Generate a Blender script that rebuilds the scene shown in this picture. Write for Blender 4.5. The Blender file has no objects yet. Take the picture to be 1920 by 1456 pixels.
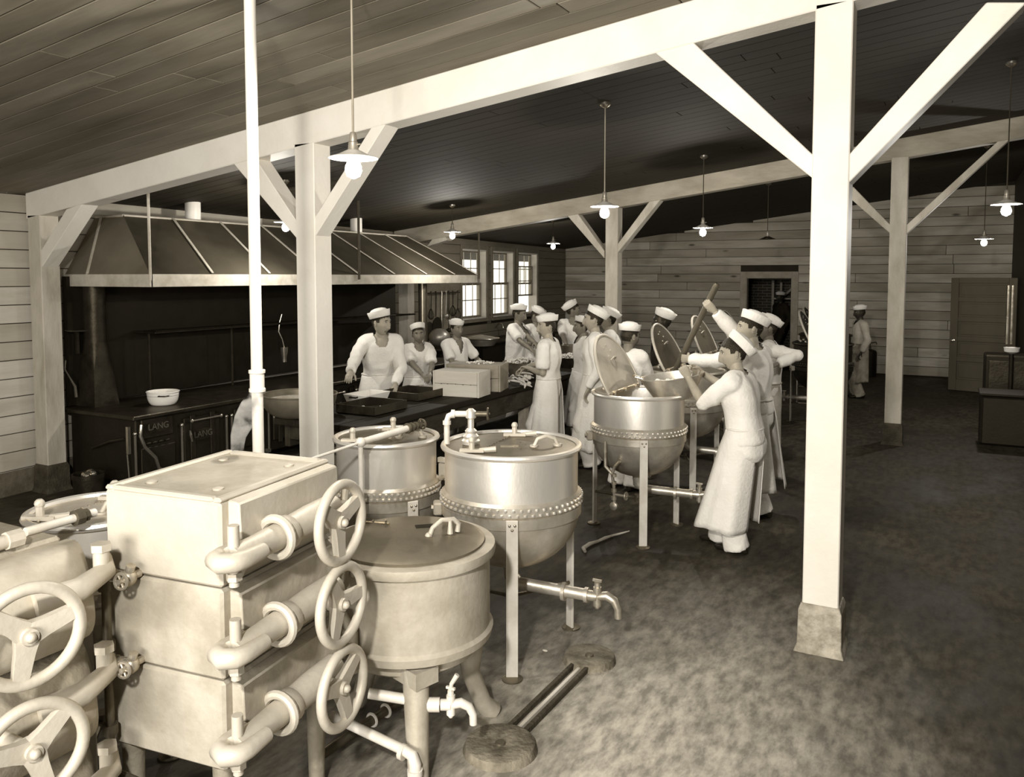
import bpy, bmesh, math, random
from mathutils import Vector, Matrix, noise
random.seed(7)
scn = bpy.context.scene
COL = scn.collection
PI = math.pi
V = Vector

# ------------------------------------------------------------------ camera
F, CX, CY, H = 1520.0, 960.0, 610.97, 2.1
PITCH, YAW = math.radians(3.5), math.radians(28.3)
cam = bpy.data.cameras.new('camera'); camo = bpy.data.objects.new('camera', cam); COL.objects.link(camo)
camo.location = (0, 0, H); camo.rotation_euler = (PI/2 - PITCH, 0, YAW)
cam.sensor_width = 36; cam.lens = F/1920*36; cam.shift_y = (CY-728)/1920; cam.clip_start = .05
scn.camera = camo
FW = V((-math.sin(YAW)*math.cos(PITCH), math.cos(YAW)*math.cos(PITCH), -math.sin(PITCH)))
RT = V((math.cos(YAW), math.sin(YAW), 0)); UP = RT.cross(FW); CAM = V((0, 0, H))
def ray(x, y): return FW + RT*((x-CX)/F) - UP*((y-CY)/F)
def onz(x, y, z=0.0): d = ray(x, y); return CAM + d*((z-H)/d.z)
def ony(x, y, Y): d = ray(x, y); return CAM + d*(Y/d.y)
def onx(x, y, X): d = ray(x, y); return CAM + d*(X/d.x)
def ceil_z(x): return 3.842 + .122*x

# ------------------------------------------------------------------ world, lights, exposure
w = bpy.data.worlds.new('sky'); scn.world = w; w.use_nodes = True
w.node_tree.nodes['Background'].inputs[0].default_value = (1, .95, .85, 1)
w.node_tree.nodes['Background'].inputs[1].default_value = 2.2
scn.view_settings.view_transform = 'Standard'; scn.view_settings.look = 'None'
scn.view_settings.exposure = -0.05; scn.view_settings.gamma = 1; scn.view_settings.use_curve_mapping = False
WARM = (1, .965, .90)
def light(name, kind, loc, power, aim=None, size=.3, size_y=None, spot=None):
    l = bpy.data.lights.new(name, kind); l.energy = power; l.color = WARM
    if kind == 'AREA':
        l.size = size
        if size_y: l.shape = 'RECTANGLE'; l.size_y = size_y
    else: l.shadow_soft_size = size
    if spot: l.spot_size = math.radians(spot); l.spot_blend = 1
    o = bpy.data.objects.new(name, l); COL.objects.link(o); o.location = loc
    if aim: o.rotation_euler = (V(aim)-V(loc)).to_track_quat('-Z', 'Y').to_euler()
    return o
light('flash_lamp', 'SPOT', (-.45, -.6, 3.05), 1000, (-1.5, 4.5, 2.5), .10, spot=150)
light('rear_fill', 'AREA', (-1.3, -2.7, 1.75), 450, (-2.2, 6, 1.7), 2.6, 1.8)  # added fill light behind the camera; the rear wall has no window

# ------------------------------------------------------------------ materials
def tint(v, k=None):
    if k is None: k = 1-min(1, v/.75)*.7
    return (v, v*(1-.15*k), v*(1-.42*k), 1)
MATS = {}
def mat(name, v, rough=.6, metal=0., var=.25, scale=4., bump=0., bscale=None, v2=None, stretch=(1,1,1), k=None, detail=6, spec=.35, lo=.35, hi=.65, knots=0):
    if name in MATS: return MATS[name]
    m = bpy.data.materials.new(name); m.use_nodes = True; MATS[name] = m
    nt = m.node_tree; N = nt.nodes; L = nt.links; b = N['Principled BSDF']
    b.inputs['Roughness'].default_value = rough; b.inputs['Metallic'].default_value = metal
    b.inputs['Specular IOR Level'].default_value = spec; b.inputs['Specular Tint'].default_value = (1, .84, .6, 1)
    tc = N.new('ShaderNodeTexCoord'); mp = N.new('ShaderNodeMapping'); mp.inputs['Scale'].default_value = stretch
    L.new(tc.outputs['Object'], mp.inputs[0])
    nz = N.new('ShaderNodeTexNoise'); nz.inputs['Scale'].default_value = scale; nz.inputs['Detail'].default_value = detail
    nz.inputs['Roughness'].default_value = .62
    L.new(mp.outputs[0], nz.inputs['Vector'])
    cr = N.new('ShaderNodeValToRGB'); e = cr.color_ramp.elements
    e[0].position = lo; e[1].position = hi
    e[0].color = tint(v*(1-var) if v2 is None else v2, k); e[1].color = tint(v, k)
    L.new(nz.outputs[0], cr.inputs[0]); L.new(cr.outputs[0], b.inputs['Base Color'])
    if knots:
        m2 = N.new('ShaderNodeMapping'); m2.inputs['Scale'].default_value = (.55, 1, 1.6); L.new(tc.outputs['Object'], m2.inputs[0])
        vo = N.new('ShaderNodeTexVoronoi'); vo.inputs['Scale'].default_value = knots; L.new(m2.outputs[0], vo.inputs['Vector'])
        kr = N.new('ShaderNodeMapRange'); kr.inputs[1].default_value = .05; kr.inputs[2].default_value = .13; kr.inputs[3].default_value = .25; kr.inputs[4].default_value = 1; L.new(vo.outputs['Distance'], kr.inputs[0])
        km = N.new('ShaderNodeMix'); km.data_type = 'RGBA'; km.blend_type = 'MULTIPLY'; km.inputs[0].default_value = 1; L.new(cr.outputs[0], km.inputs[6]); L.new(kr.outputs[0], km.inputs[7]); L.new(km.outputs[2], b.inputs['Base Color'])
    if bump:
        n2 = N.new('ShaderNodeTexNoise'); n2.inputs['Scale'].default_value = bscale or scale*5; n2.inputs['Detail'].default_value = 5
        L.new(mp.outputs[0], n2.inputs['Vector'])
        bp = N.new('ShaderNodeBump'); bp.inputs['Strength'].default_value = bump; bp.inputs['Distance'].default_value = .02
        L.new(n2.outputs[0], bp.inputs['Height']); L.new(bp.outputs[0], b.inputs['Normal'])
    return m
def emis(name, v, s):
    m = bpy.data.materials.new(name); m.use_nodes = True; b = m.node_tree.nodes['Principled BSDF']
    b.inputs['Base Color'].default_value = tint(v); b.inputs['Emission Color'].default_value = (1, .93, .80, 1)
    b.inputs['Emission Strength'].default_value = s; MATS[name] = m; return m
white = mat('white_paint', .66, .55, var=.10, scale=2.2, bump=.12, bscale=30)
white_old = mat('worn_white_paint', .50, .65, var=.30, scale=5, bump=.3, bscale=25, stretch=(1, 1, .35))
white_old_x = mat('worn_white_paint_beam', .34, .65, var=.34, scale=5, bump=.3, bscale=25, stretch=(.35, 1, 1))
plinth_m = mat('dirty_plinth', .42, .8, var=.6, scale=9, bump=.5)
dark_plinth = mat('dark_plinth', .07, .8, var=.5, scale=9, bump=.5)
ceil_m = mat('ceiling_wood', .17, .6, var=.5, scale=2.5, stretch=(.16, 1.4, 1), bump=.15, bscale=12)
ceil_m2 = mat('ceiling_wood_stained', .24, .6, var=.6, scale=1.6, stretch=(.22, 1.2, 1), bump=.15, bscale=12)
ceil_unlit = mat('ceiling_wood_unlit', .016, .8, var=.5, scale=2.5, stretch=(.16, 1.4, 1))  # far bays' lack of light painted in as a near-black wood copy
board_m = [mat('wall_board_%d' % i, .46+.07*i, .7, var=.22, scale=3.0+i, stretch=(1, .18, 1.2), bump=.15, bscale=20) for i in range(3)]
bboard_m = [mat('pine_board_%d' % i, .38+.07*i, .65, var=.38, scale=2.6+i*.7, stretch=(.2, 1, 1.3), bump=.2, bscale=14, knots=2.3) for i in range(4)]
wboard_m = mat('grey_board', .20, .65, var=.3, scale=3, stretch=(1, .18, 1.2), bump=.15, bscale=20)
joint_m = mat('dark_joint', .03, .9, var=.3)  # dark backing that shows in the joints between boards
skirt_m = mat('concrete_skirting', .16, .85, var=.5, scale=5, bump=.4)
alu = mat('aluminium_paint', .50, .5, .15, var=.16, scale=3.5, bump=.10, bscale=40)
alu2 = mat('worn_aluminium_paint', .45, .55, .15, var=.30, scale=5, bump=.12, bscale=35)
alud = mat('dark_aluminium_paint', .38, .5, .3, var=.4, scale=4, bump=.25, bscale=30)
steel = mat('kettle_steel', .86, .38, .72, var=.14, scale=3, stretch=(1, 1, .4), bump=.05, bscale=60)
steel2 = mat('kettle_bowl_steel', .62, .40, .65, var=.35, scale=5, bump=.08, bscale=30)
lid_m = mat('lid_metal', .15, .45, .35, var=.35, scale=4, bump=.08)
lid_l = mat('pale_lid_metal', .50, .45, .4, var=.22, scale=5, bump=.08)
brass = mat('valve_metal', .50, .35, .7, var=.3, scale=20)
pipe_m = mat('pipe_paint', .70, .5, .1, var=.2, scale=8)
pipe_d = mat('dark_pipe', .14, .4, .5, var=.5, scale=9)
iron = mat('black_iron', .009, .6, .0, var=.4, scale=6, bump=.1)
iron2 = mat('worn_black_iron', .030, .42, .3, var=.6, scale=7, bump=.15)
nickel = mat('nickel_trim', .55, .25, .9, var=.2)
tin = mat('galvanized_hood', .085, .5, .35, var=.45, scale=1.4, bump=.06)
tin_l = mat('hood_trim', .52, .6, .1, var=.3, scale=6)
enamel = mat('white_enamel', .80, .25, var=.06, scale=3)
cloth = mat('white_duck_cloth', .78, .85, var=.10, scale=5, bump=.25, bscale=45)
cloth2 = mat('cream_cotton_cloth', .72, .85, var=.12, scale=5, bump=.25, bscale=45)
cloth3 = mat('soiled_apron_cloth', .60, .85, var=.45, scale=4, bump=.3, bscale=40)
denim = mat('grey_overall_cloth', .34, .85, var=.4, scale=9, bump=.3, bscale=40)
navy = mat('navy_wool', .022, .85, var=.3, scale=9)
skin = mat('skin', .36, .5, var=.18, scale=9, k=.7)
skin_d = mat('skin_tanned', .21, .5, var=.25, scale=9, k=.7)
skin_k = mat('skin_deep', .035, .5, var=.2, scale=9, k=.8)
lip = mat('lips', .17, .5, var=.1, k=.8)
hair_m = mat('dark_hair', .02, .55, var=.5, scale=40, bump=.4, bscale=90)
eye_w = mat('eye_white', .55, .3, var=.05); eye_d = mat('eye_dark', .01, .2, var=.1)
shoe_m = mat('black_leather', .018, .35, var=.4, scale=8)
table_m = mat('dark_table_wood', .024, .7, spec=.15, var=.6, scale=4, stretch=(1.5, .3, 1), bump=.3, bscale=16)
rough_w = mat('rough_table_side', .05, .75, var=.75, scale=6, stretch=(1, .4, 1), bump=.4, bscale=20)
leg_w = mat('pale_table_leg', .40, .7, var=.35, scale=5)
box_m = mat('crate_wood', .60, .75, var=.16, scale=3, stretch=(.3, 1, 1.4), bump=.2, bscale=18)
box_d = mat('crate_wood_dark', .36, .75, var=.4, scale=4, stretch=(.3, 1, 1.4), bump=.2, bscale=18)  # darker wood for the second crate
pan_m = mat('dark_baking_tin', .055, .4, .4, var=.55, scale=7, bump=.1)
pan_in = mat('floured_pan', .46, .8, var=.3, scale=9, bump=.3)
pan_gr = mat('grey_pan', .20, .45, .4, var=.35, scale=5)
veg_w = mat('peeled_vegetable', .74, .6, var=.18, scale=12, bump=.2)
veg_g = mat('vegetable_leaf', .16, .6, var=.4, scale=12)
barrel_m = mat('barrel_wood', .30, .7, var=.4, scale=5, stretch=(1, 1, .2), bump=.2)
paddle_m = mat('dark_paddle_wood', .09, .45, var=.45, scale=6, stretch=(1, 1, .2), bump=.15)
door_m = mat('grey_green_door', .085, .55, var=.2, scale=3, stretch=(1, 1, .3))
frame_m = mat('door_casing', .36, .65, var=.25, scale=5)
wframe_m = mat('window_frame', .62, .6, var=.15, scale=4)
wsash_m = mat('window_sash', .20, .55, var=.25, scale=6)
cord_m = mat('lamp_cord', .30, .7, var=.3)
cord_d = mat('dark_lamp_cord', .05, .7, var=.3)
shade_m = mat('lamp_shade', .72, .35, var=.08)
concrete = mat('concrete_pad', .24, .75, var=.7, scale=8, bump=.5)
litter = mat('pale_peel', .60, .8, var=.2)
brick_room = mat('dark_room_plaster', .02, .9, var=.3)
bulb_m = emis('lit_bulb', .9, 14.0)

def floor_mat():
    m = bpy.data.materials.new('wet_floor'); m.use_nodes = True; MATS['floor'] = m
    nt = m.node_tree; N = nt.nodes; L = nt.links; b = N['Principled BSDF']
    tc = N.new('ShaderNodeTexCoord')
    def nz(s, d=6, st=None):
        n = N.new('ShaderNodeTexNoise'); n.inputs['Scale'].default_value = s; n.inputs['Detail'].default_value = d; n.inputs['Roughness'].default_value = .65
        if st:
            mp = N.new('ShaderNodeMapping'); mp.inputs['Scale'].default_value = st; L.new(tc.outputs['Object'], mp.inputs[0]); L.new(mp.outputs[0], n.inputs['Vector'])
        else: L.new(tc.outputs['Object'], n.inputs['Vector'])
        return n
    a = nz(1.6, 14, (1, .6, 1)); c = nz(16, 14, (1.0, .4, 1)); d = nz(40, 4)
    r1 = N.new('ShaderNodeValToRGB'); e = r1.color_ramp.elements
    e[0].position = .30; e[0].color = tint(.013); e[1].position = .70; e[1].color = tint(.075)
    L.new(a.outputs[0], r1.inputs[0])
    # pool of flash light painted into the floor colour before the kettles, ragged edge
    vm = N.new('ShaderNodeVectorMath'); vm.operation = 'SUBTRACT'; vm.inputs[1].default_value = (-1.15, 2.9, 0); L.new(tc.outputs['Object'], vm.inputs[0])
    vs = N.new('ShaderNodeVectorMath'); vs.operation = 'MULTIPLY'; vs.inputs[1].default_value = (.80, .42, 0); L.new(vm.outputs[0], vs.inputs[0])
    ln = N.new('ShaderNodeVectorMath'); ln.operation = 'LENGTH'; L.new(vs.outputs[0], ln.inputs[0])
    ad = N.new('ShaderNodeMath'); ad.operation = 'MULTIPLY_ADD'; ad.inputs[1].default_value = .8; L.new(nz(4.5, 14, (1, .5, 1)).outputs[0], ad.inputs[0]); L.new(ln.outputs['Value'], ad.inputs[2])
    flash_pool = N.new('ShaderNodeMapRange'); flash_pool.interpolation_type = 'SMOOTHSTEP'; flash_pool.inputs[1].default_value = 1.75; flash_pool.inputs[2].default_value = .45; L.new(ad.outputs[0], flash_pool.inputs[0])
    dm = N.new('ShaderNodeMix'); dm.data_type = 'RGBA'; L.new(flash_pool.outputs[0], dm.inputs[0]); L.new(r1.outputs[0], dm.inputs[6]); dm.inputs[7].default_value = tint(.46)
    r2 = N.new('ShaderNodeValToRGB'); e = r2.color_ramp.elements
    e[0].position = .38; e[0].color = (.42, .42, .42, 1); e[1].position = .62; e[1].color = (1.12, 1.12, 1.12, 1)
    L.new(c.outputs[0], r2.inputs[0])
    mx = N.new('ShaderNodeMix'); mx.data_type = 'RGBA'; mx.blend_type = 'MULTIPLY'; mx.inputs[0].default_value = .9
    L.new(dm.outputs[2], mx.inputs[6]); L.new(r2.outputs[0], mx.inputs[7]); L.new(mx.outputs[2], b.inputs['Base Color']); b.inputs['Specular IOR Level'].default_value = .3; b.inputs['Specular Tint'].default_value = (1, .84, .6, 1)
    r3 = N.new('ShaderNodeMapRange'); r3.inputs[1].default_value = .35; r3.inputs[2].default_value = .6; r3.inputs[3].default_value = .50; r3.inputs[4].default_value = .85
    L.new(a.outputs[0], r3.inputs[0]); L.new(r3.outputs[0], b.inputs['Roughness'])
    bp = N.new('ShaderNodeBump'); bp.inputs['Strength'].default_value = .35; bp.inputs['Distance'].default_value = .01
    L.new(c.outputs[0], bp.inputs['Height']); L.new(bp.outputs[0], b.inputs['Normal'])
    return m
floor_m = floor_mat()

def brick_mat():
    m = bpy.data.materials.new('brick_wall'); m.use_nodes = True; nt = m.node_tree; N = nt.nodes; L = nt.links; b = N['Principled BSDF']
    tc = N.new('ShaderNodeTexCoord'); mp = N.new('ShaderNodeMapping'); mp.inputs['Rotation'].default_value = (PI/2, 0, 0)
    br = N.new('ShaderNodeTexBrick'); br.inputs['Scale'].default_value = 1; br.inputs['Brick Width'].default_value = .23; br.inputs['Row Height'].default_value = .075
    br.inputs['Mortar Size'].default_value = .008
    br.inputs['Color1'].default_value = tint(.07); br.inputs['Color2'].default_value = tint(.05); br.inputs['Mortar'].default_value = tint(.22)
    L.new(tc.outputs['Object'], mp.inputs[0]); L.new(mp.outputs[0], br.inputs[0]); L.new(br.outputs[0], b.inputs['Base Color'])
    b.inputs['Roughness'].default_value = .9
    return m
def glass_mat():
    m = bpy.data.materials.new('window_glass'); m.use_nodes = True; nt = m.node_tree; N = nt.nodes; L = nt.links
    N.remove(N['Principled BSDF']); o = N['Material Output']
    t = N.new('ShaderNodeBsdfTransparent'); t.inputs[0].default_value = (.92, .92, .9, 1)
    g = N.new('ShaderNodeBsdfGlossy'); g.inputs['Roughness'].default_value = .05
    x = N.new('ShaderNodeMixShader'); x.inputs[0].default_value = .06
    L.new(t.outputs[0], x.inputs[1]); L.new(g.outputs[0], x.inputs[2]); L.new(x.outputs[0], o.inputs[0])
    return m
brick_m = brick_mat(); glass_m = glass_mat()

# ------------------------------------------------------------------ mesh building
def basis(d, hint=V((0, 0, 1))):
    d = V(d).normalized()
    if abs(d.dot(hint)) > .98: hint = V((1, 0, 0))
    a = hint.cross(d).normalized(); b = d.cross(a)
    return a, b, d
class MB:
    def __init__(s): s.v = []; s.f = []; s.mi = []
    def add(s, vs, fs, mi=0):
        o = len(s.v); s.v += [tuple(p) for p in vs]
        for f in fs: s.f.append(tuple(i+o for i in f)); s.mi.append(mi)
        return s
    def box(s, c, size, R=None, mi=0):
        hx, hy, hz = size[0]/2, size[1]/2, size[2]/2; c = V(c)
        vs = [V((x, y, z)) for x in (-hx, hx) for y in (-hy, hy) for z in (-hz, hz)]
        if R is not None: vs = [R @ p for p in vs]
        return s.add([c+p for p in vs], [(0, 1, 3, 2), (4, 6, 7, 5), (0, 4, 5, 1), (2, 3, 7, 6), (0, 2, 6, 4), (1, 5, 7, 3)], mi)
    def bb(s, lo, hi, mi=0):
        return s.box([(a+b)/2 for a, b in zip(lo, hi)], [abs(b-a) for a, b in zip(lo, hi)], None, mi)
    def loft(s, rings, caps=True, mi=0, closed=True):
        n = len(rings[0]); vs = [p for r in rings for p in r]; fs = []
        for i in range(len(rings)-1):
            for j in range(n if closed else n-1):
                a = i*n+j; b = i*n+(j+1) % n; fs.append((a, b, b+n, a+n))
        if caps and closed: fs.append(tuple(range(n))[::-1]); fs.append(tuple((len(rings)-1)*n+j for j in range(n)))
        return s.add(vs, fs, mi)
    def cyl(s, p0, p1, r0, r1=None, n=16, caps=True, mi=0):
        r1 = r0 if r1 is None else r1; p0 = V(p0); p1 = V(p1); a, b, d = basis(p1-p0)
        return s.loft([[p+a*(r*math.cos(2*PI*j/n))+b*(r*math.sin(2*PI*j/n)) for j in range(n)] for p, r in ((p0, r0), (p1, r1))], caps, mi)
    def tube(s, pts, r, n=10, caps=True, mi=0):
        pts = [V(p) for p in pts]; R = r if isinstance(r, (list, tuple)) else [r]*len(pts); rings = []; a = None
        for i, p in enumerate(pts):
            d = (pts[min(i+1, len(pts)-1)]-pts[max(i-1, 0)]).normalized()
            if a is None: a, b, _ = basis(d)
            else: a = (a-d*a.dot(d)).normalized(); b = d.cross(a)
            rings.append([p+a*(R[i]*math.cos(2*PI*j/n))+b*(R[i]*math.sin(2*PI*j/n)) for j in range(n)])
        return s.loft(rings, caps, mi)
    def lathe(s, prof, c=(0, 0, 0), n=32, axis=None, caps=True, mi=0, sx=1, sy=1):
        c = V(c)
        if axis is None: a, b, d = V((1, 0, 0)), V((0, 1, 0)), V((0, 0, 1))
        else: a, b, d = basis(axis)
        return s.loft([[c+a*(sx*max(r, 1e-4)*math.cos(2*PI*j/n))+b*(sy*max(r, 1e-4)*math.sin(2*PI*j/n))+d*z for j in range(n)] for r, z in prof], caps, mi)
    def ball(s, c, r, n=10, m=7, R=None, mi=0):
        r = r if isinstance(r, (tuple, list)) else (r, r, r); c = V(c); rings = []
        for i in range(1, m):
            t = PI*i/m; ring = []
            for j in range(n):
                p = V((r[0]*math.sin(t)*math.cos(2*PI*j/n), r[1]*math.sin(t)*math.sin(2*PI*j/n), -r[2]*math.cos(t)))
                ring.append(c+(R @ p if R is not None else p))
            rings.append(ring)
        return s.loft(rings, True, mi)
    def torus(s, c, axis, R, r, n=32, m=10, mi=0):
        a, b, d = basis(axis); c = V(c); vs = []; fs = []
        for i in range(n):
            e = a*math.cos(2*PI*i/n)+b*math.sin(2*PI*i/n)
            for j in range(m): vs.append(c+e*(R+r*math.cos(2*PI*j/m))+d*(r*math.sin(2*PI*j/m)))
        for i in range(n):
            for j in range(m): fs.append((i*m+j, ((i+1) % n)*m+j, ((i+1) % n)*m+(j+1) % m, i*m+(j+1) % m))
        return s.add(vs, fs, mi)
    def prism(s, poly, vec, mi=0):
        n = len(poly); vec = V(vec); vs = [V(p) for p in poly]+[V(p)+vec for p in poly]
        fs = [tuple(range(n)), tuple(range(2*n-1, n-1, -1))]+[(i, i+n, (i+1) % n+n, (i+1) % n) for i in range(n)]
        return s.add(vs, fs, mi)
    def mesh(s, name):
        me = bpy.data.meshes.new(name); me.from_pydata(s.v, [], s.f); me.polygons.foreach_set('material_index', s.mi)
        bm = bmesh.new(); bm.from_mesh(me); bmesh.ops.recalc_face_normals(bm, faces=bm.faces); bm.to_mesh(me); bm.free(); return me
def finish(me, ms, smooth=40):
    for m in (ms if isinstance(ms, (list, tuple)) else [ms]): me.materials.append(m)
    if smooth:
        me.polygons.foreach_set('use_smooth', [True]*len(me.polygons)); me.set_sharp_from_angle(angle=math.radians(smooth))
    me.update()
def place(name, me, parent=None):
    o = bpy.data.objects.new(name, me); COL.objects.link(o)
    if parent is not None: o.parent = parent; o.matrix_parent_inverse = PINV.get(parent.name, Matrix())
    return o
PINV = {}
def obj(name, mb, m, parent=None, smooth=40, bevel=0, solid=0, kind=None, label=None):
    me = mb.mesh(name) if isinstance(mb, MB) else mb
    finish(me, m, smooth); o = place(name, me, parent)
    if solid: md = o.modifiers.new('thickness', 'SOLIDIFY'); md.thickness = solid; md.offset = 0
    if bevel: md = o.modifiers.new('bevel', 'BEVEL'); md.width = bevel; md.segments = 1; md.limit_method = 'ANGLE'
    if kind: o['kind'] = kind
    if label: o['label'] = label
    return o
def tag(o, label, cat, group=None, kind=None):
    o['label'] = label; o['category'] = cat
    if group: o['group'] = group
    if kind: o['kind'] = kind
    return o
def thing(name, label, cat, loc=(0, 0, 0), group=None):
    o = bpy.data.objects.new(name, None); COL.objects.link(o); o.location = loc; o.empty_display_size = .1
    PINV[o.name] = Matrix.Translation(-V(loc))
    return tag(o, label, cat, group)
def struct(name, mb, m, bevel=0, smooth=0): return obj(name, mb, m, None, smooth, bevel, kind='structure')

# ------------------------------------------------------------------ room shell
WA, WB = V((-7.85, 4.0)), V((-8.67, 18.98))
WD = (WB-WA).normalized(); WN = V((WD.y, -WD.x))          # along the left wall; into the room
YB, XR, YR = 18.98, 1.1, -3.0
def wp(s, z, off=0.0): p = WA+WD*s+WN*off; return V((p.x, p.y, z))
def wallray(x, y, off=0.0):
    d = ray(x, y); d2 = V((d.x, d.y)); t = ((WA+WN*off).dot(WN))/d2.dot(WN); p = CAM+d*t
    return (V((p.x, p.y))-WA).dot(WD), p.z
s_end = (YB-WA.y)/WD.y; s_rear = (YR-WA.y)/WD.y
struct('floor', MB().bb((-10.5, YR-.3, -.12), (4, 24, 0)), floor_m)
cl = struct('ceiling', MB().add([(-11, YR, ceil_z(-11)+.03), (4, YR, ceil_z(4)+.03), (4, 24, ceil_z(4)+.03), (-11, 24, ceil_z(-11)+.03),
    (-11, YR, ceil_z(-11)+.12), (4, YR, ceil_z(4)+.12), (4, 24, ceil_z(4)+.12), (-11, 24, ceil_z(-11)+.12)],
    [(0, 1, 2, 3), (7, 6, 5, 4), (0, 4, 5, 1), (1, 5, 6, 2), (2, 6, 7, 3), (3, 7, 4, 0)]), joint_m)
def ceil_board(x0, x1, y0, y1, mb, t=.02):
    g = .004
    q = [(x, y, ceil_z(x)+.03+dz) for dz in (-t, 0) for x, y in ((x0+g, y0+g), (x1-g, y0+g), (x1-g, y1-g), (x0+g, y1-g))]
    mb.add(q, [(0, 1, 2, 3), (7, 6, 5, 4), (0, 4, 5, 1), (1, 5, 6, 2), (2, 6, 7, 3), (3, 7, 4, 0)])
y = .9
while y < 5.0:
    bw = .182+random.uniform(-.004, .004)
    xs = sorted([-8.4, random.uniform(-6.2, -3.2), random.uniform(-2.4, .2), XR])
    for a, b in zip(xs, xs[1:]):
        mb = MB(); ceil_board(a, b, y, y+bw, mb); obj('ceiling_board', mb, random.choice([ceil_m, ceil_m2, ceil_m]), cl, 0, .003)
    y += bw
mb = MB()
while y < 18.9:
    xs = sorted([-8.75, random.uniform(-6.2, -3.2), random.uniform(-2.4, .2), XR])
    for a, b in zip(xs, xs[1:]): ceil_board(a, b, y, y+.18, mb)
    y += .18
obj('ceiling_boarding', mb, ceil_unlit, cl, 0, kind='stuff')

# windows in the left wall
WIN = [(9.49, 10.55), (10.82, 11.87), (12.10, 13.20)]; WZ0, WZ1 = 1.24, 2.64
mb = MB()
def wall_slab(mb, s0, s1, z0, z1, o0, o1):
    q = [wp(s, z, o) for o in (o0, o1) for s, z in ((s0, z0), (s1, z0), (s1, z1), (s0, z1))]
    mb.add(q, [(0, 1, 2, 3), (7, 6, 5, 4), (0, 4, 5, 1), (1, 5, 6, 2), (2, 6, 7, 3), (3, 7, 4, 0)])
ss = [s_rear]+[q for p in WIN for q in p]+[s_end+.3]
for i in range(0, len(ss), 2): wall_slab(mb, ss[i], ss[i+1], 0, 3.2, -.22, -.02)
for a, b in WIN: wall_slab(mb, a, b, 0, WZ0, -.22, -.02); wall_slab(mb, a, b, WZ1, 3.2, -.22, -.02)
wl = struct('wall_left', mb, joint_m)
zs = [.238+.1765*i for i in range(-1, 17)]
for i, z in enumerate(zs):
    if z < .05: continue
    cuts = [s_rear, random.uniform(-1, .0), random.uniform(3.5, 6.0), s_end]
    segs = []
    for a, b in zip(cuts, cuts[1:]):
        cur = a
        if z+.17 > WZ0-.06 and z < WZ1+.06:
            for p, q in WIN:
                if p-.06 < b and q+.06 > cur:
                    if p-.06 > cur+.02: segs.append((cur, p-.06))
                    cur = max(cur, q+.06)
        if b > cur+.02: segs.append((cur, b))
    for a, b in segs:
        mb = MB(); wall_slab(mb, a+.003, b-.003, z+.004, z+.1725, -.02, 0)
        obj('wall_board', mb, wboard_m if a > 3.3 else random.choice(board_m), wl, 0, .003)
mb = MB(); wall_slab(mb, s_rear, s_end, 0, .232, -.02, .015); obj('skirting', mb, skirt_m, wl, 0, .004)
for k, (a, b) in enumerate(WIN):
    mb = MB()
    wall_slab(mb, a, a+.03, WZ0, WZ1, -.22, .0); wall_slab(mb, b-.03, b, WZ0, WZ1, -.22, .0)
    wall_slab(mb, a, b, WZ1-.03, WZ1, -.22, .0); wall_slab(mb, a, b, WZ0, WZ0+.03, -.22, .0)
    root = struct('window_%d' % (k+1), mb, wframe_m, .003)
    mb = MB()
    wall_slab(mb, a-.07, a, WZ0-.05, WZ1+.08, 0, .022); wall_slab(mb, b, b+.07, WZ0-.05, WZ1+.08, 0, .022); wall_slab(mb, a, b, WZ1, WZ1+.08, 0, .022)
    obj('casing', mb, wsash_m, root, 0, .003)
    mb = MB(); wall_slab(mb, a-.09, b+.09, WZ0-.06, WZ0-.005, -.02, .07); obj('window_sill', mb, wsash_m, root, 0, .004)
    mid = (WZ0+WZ1)/2; up = .38 if k == 2 else 0
    for nm, z0, z1, o in (('upper_sash', mid-.02, WZ1-.03, -.165), ('lower_sash', WZ0+.03+up, mid+.03+up*.97, -.125)):
        if k == 2 and nm == 'upper_sash': z0 -= 0
        mb = MB(); t = .035
        wall_slab(mb, a+.03, a+.03+t, z0, z1, o-.018, o+.018); wall_slab(mb, b-.03-t, b-.03, z0, z1, o-.018, o+.018)
        wall_slab(mb, a+.03, b-.03, z0, z0+t, o-.018, o+.018); wall_slab(mb, a+.03, b-.03, z1-t*.8, z1, o-.018, o+.018)
        sash = obj(nm, mb, wsash_m, root, 0, .002)
        mb = MB(); zm = (z0+z1)/2; wall_slab(mb, a+.08, b-.08, zm-.009, zm+.009, o-.01, o+.012); obj('crossbar', mb, wsash_m, sash, 0)
        for q in (1, 2):
            sm = a+.08+(b-a-.16)*q/3; mb = MB(); wall_slab(mb, sm-.006, sm+.006, z0+t, z1-t*.8, o-.008, o+.008); obj('muntin', mb, wframe_m, sash, 0)
        mb = MB(); wall_slab(mb, a+.07, b-.07, z0+.03, z1-.03, o-.003, o+.001); obj('pane', mb, glass_m, sash, 0)

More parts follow.
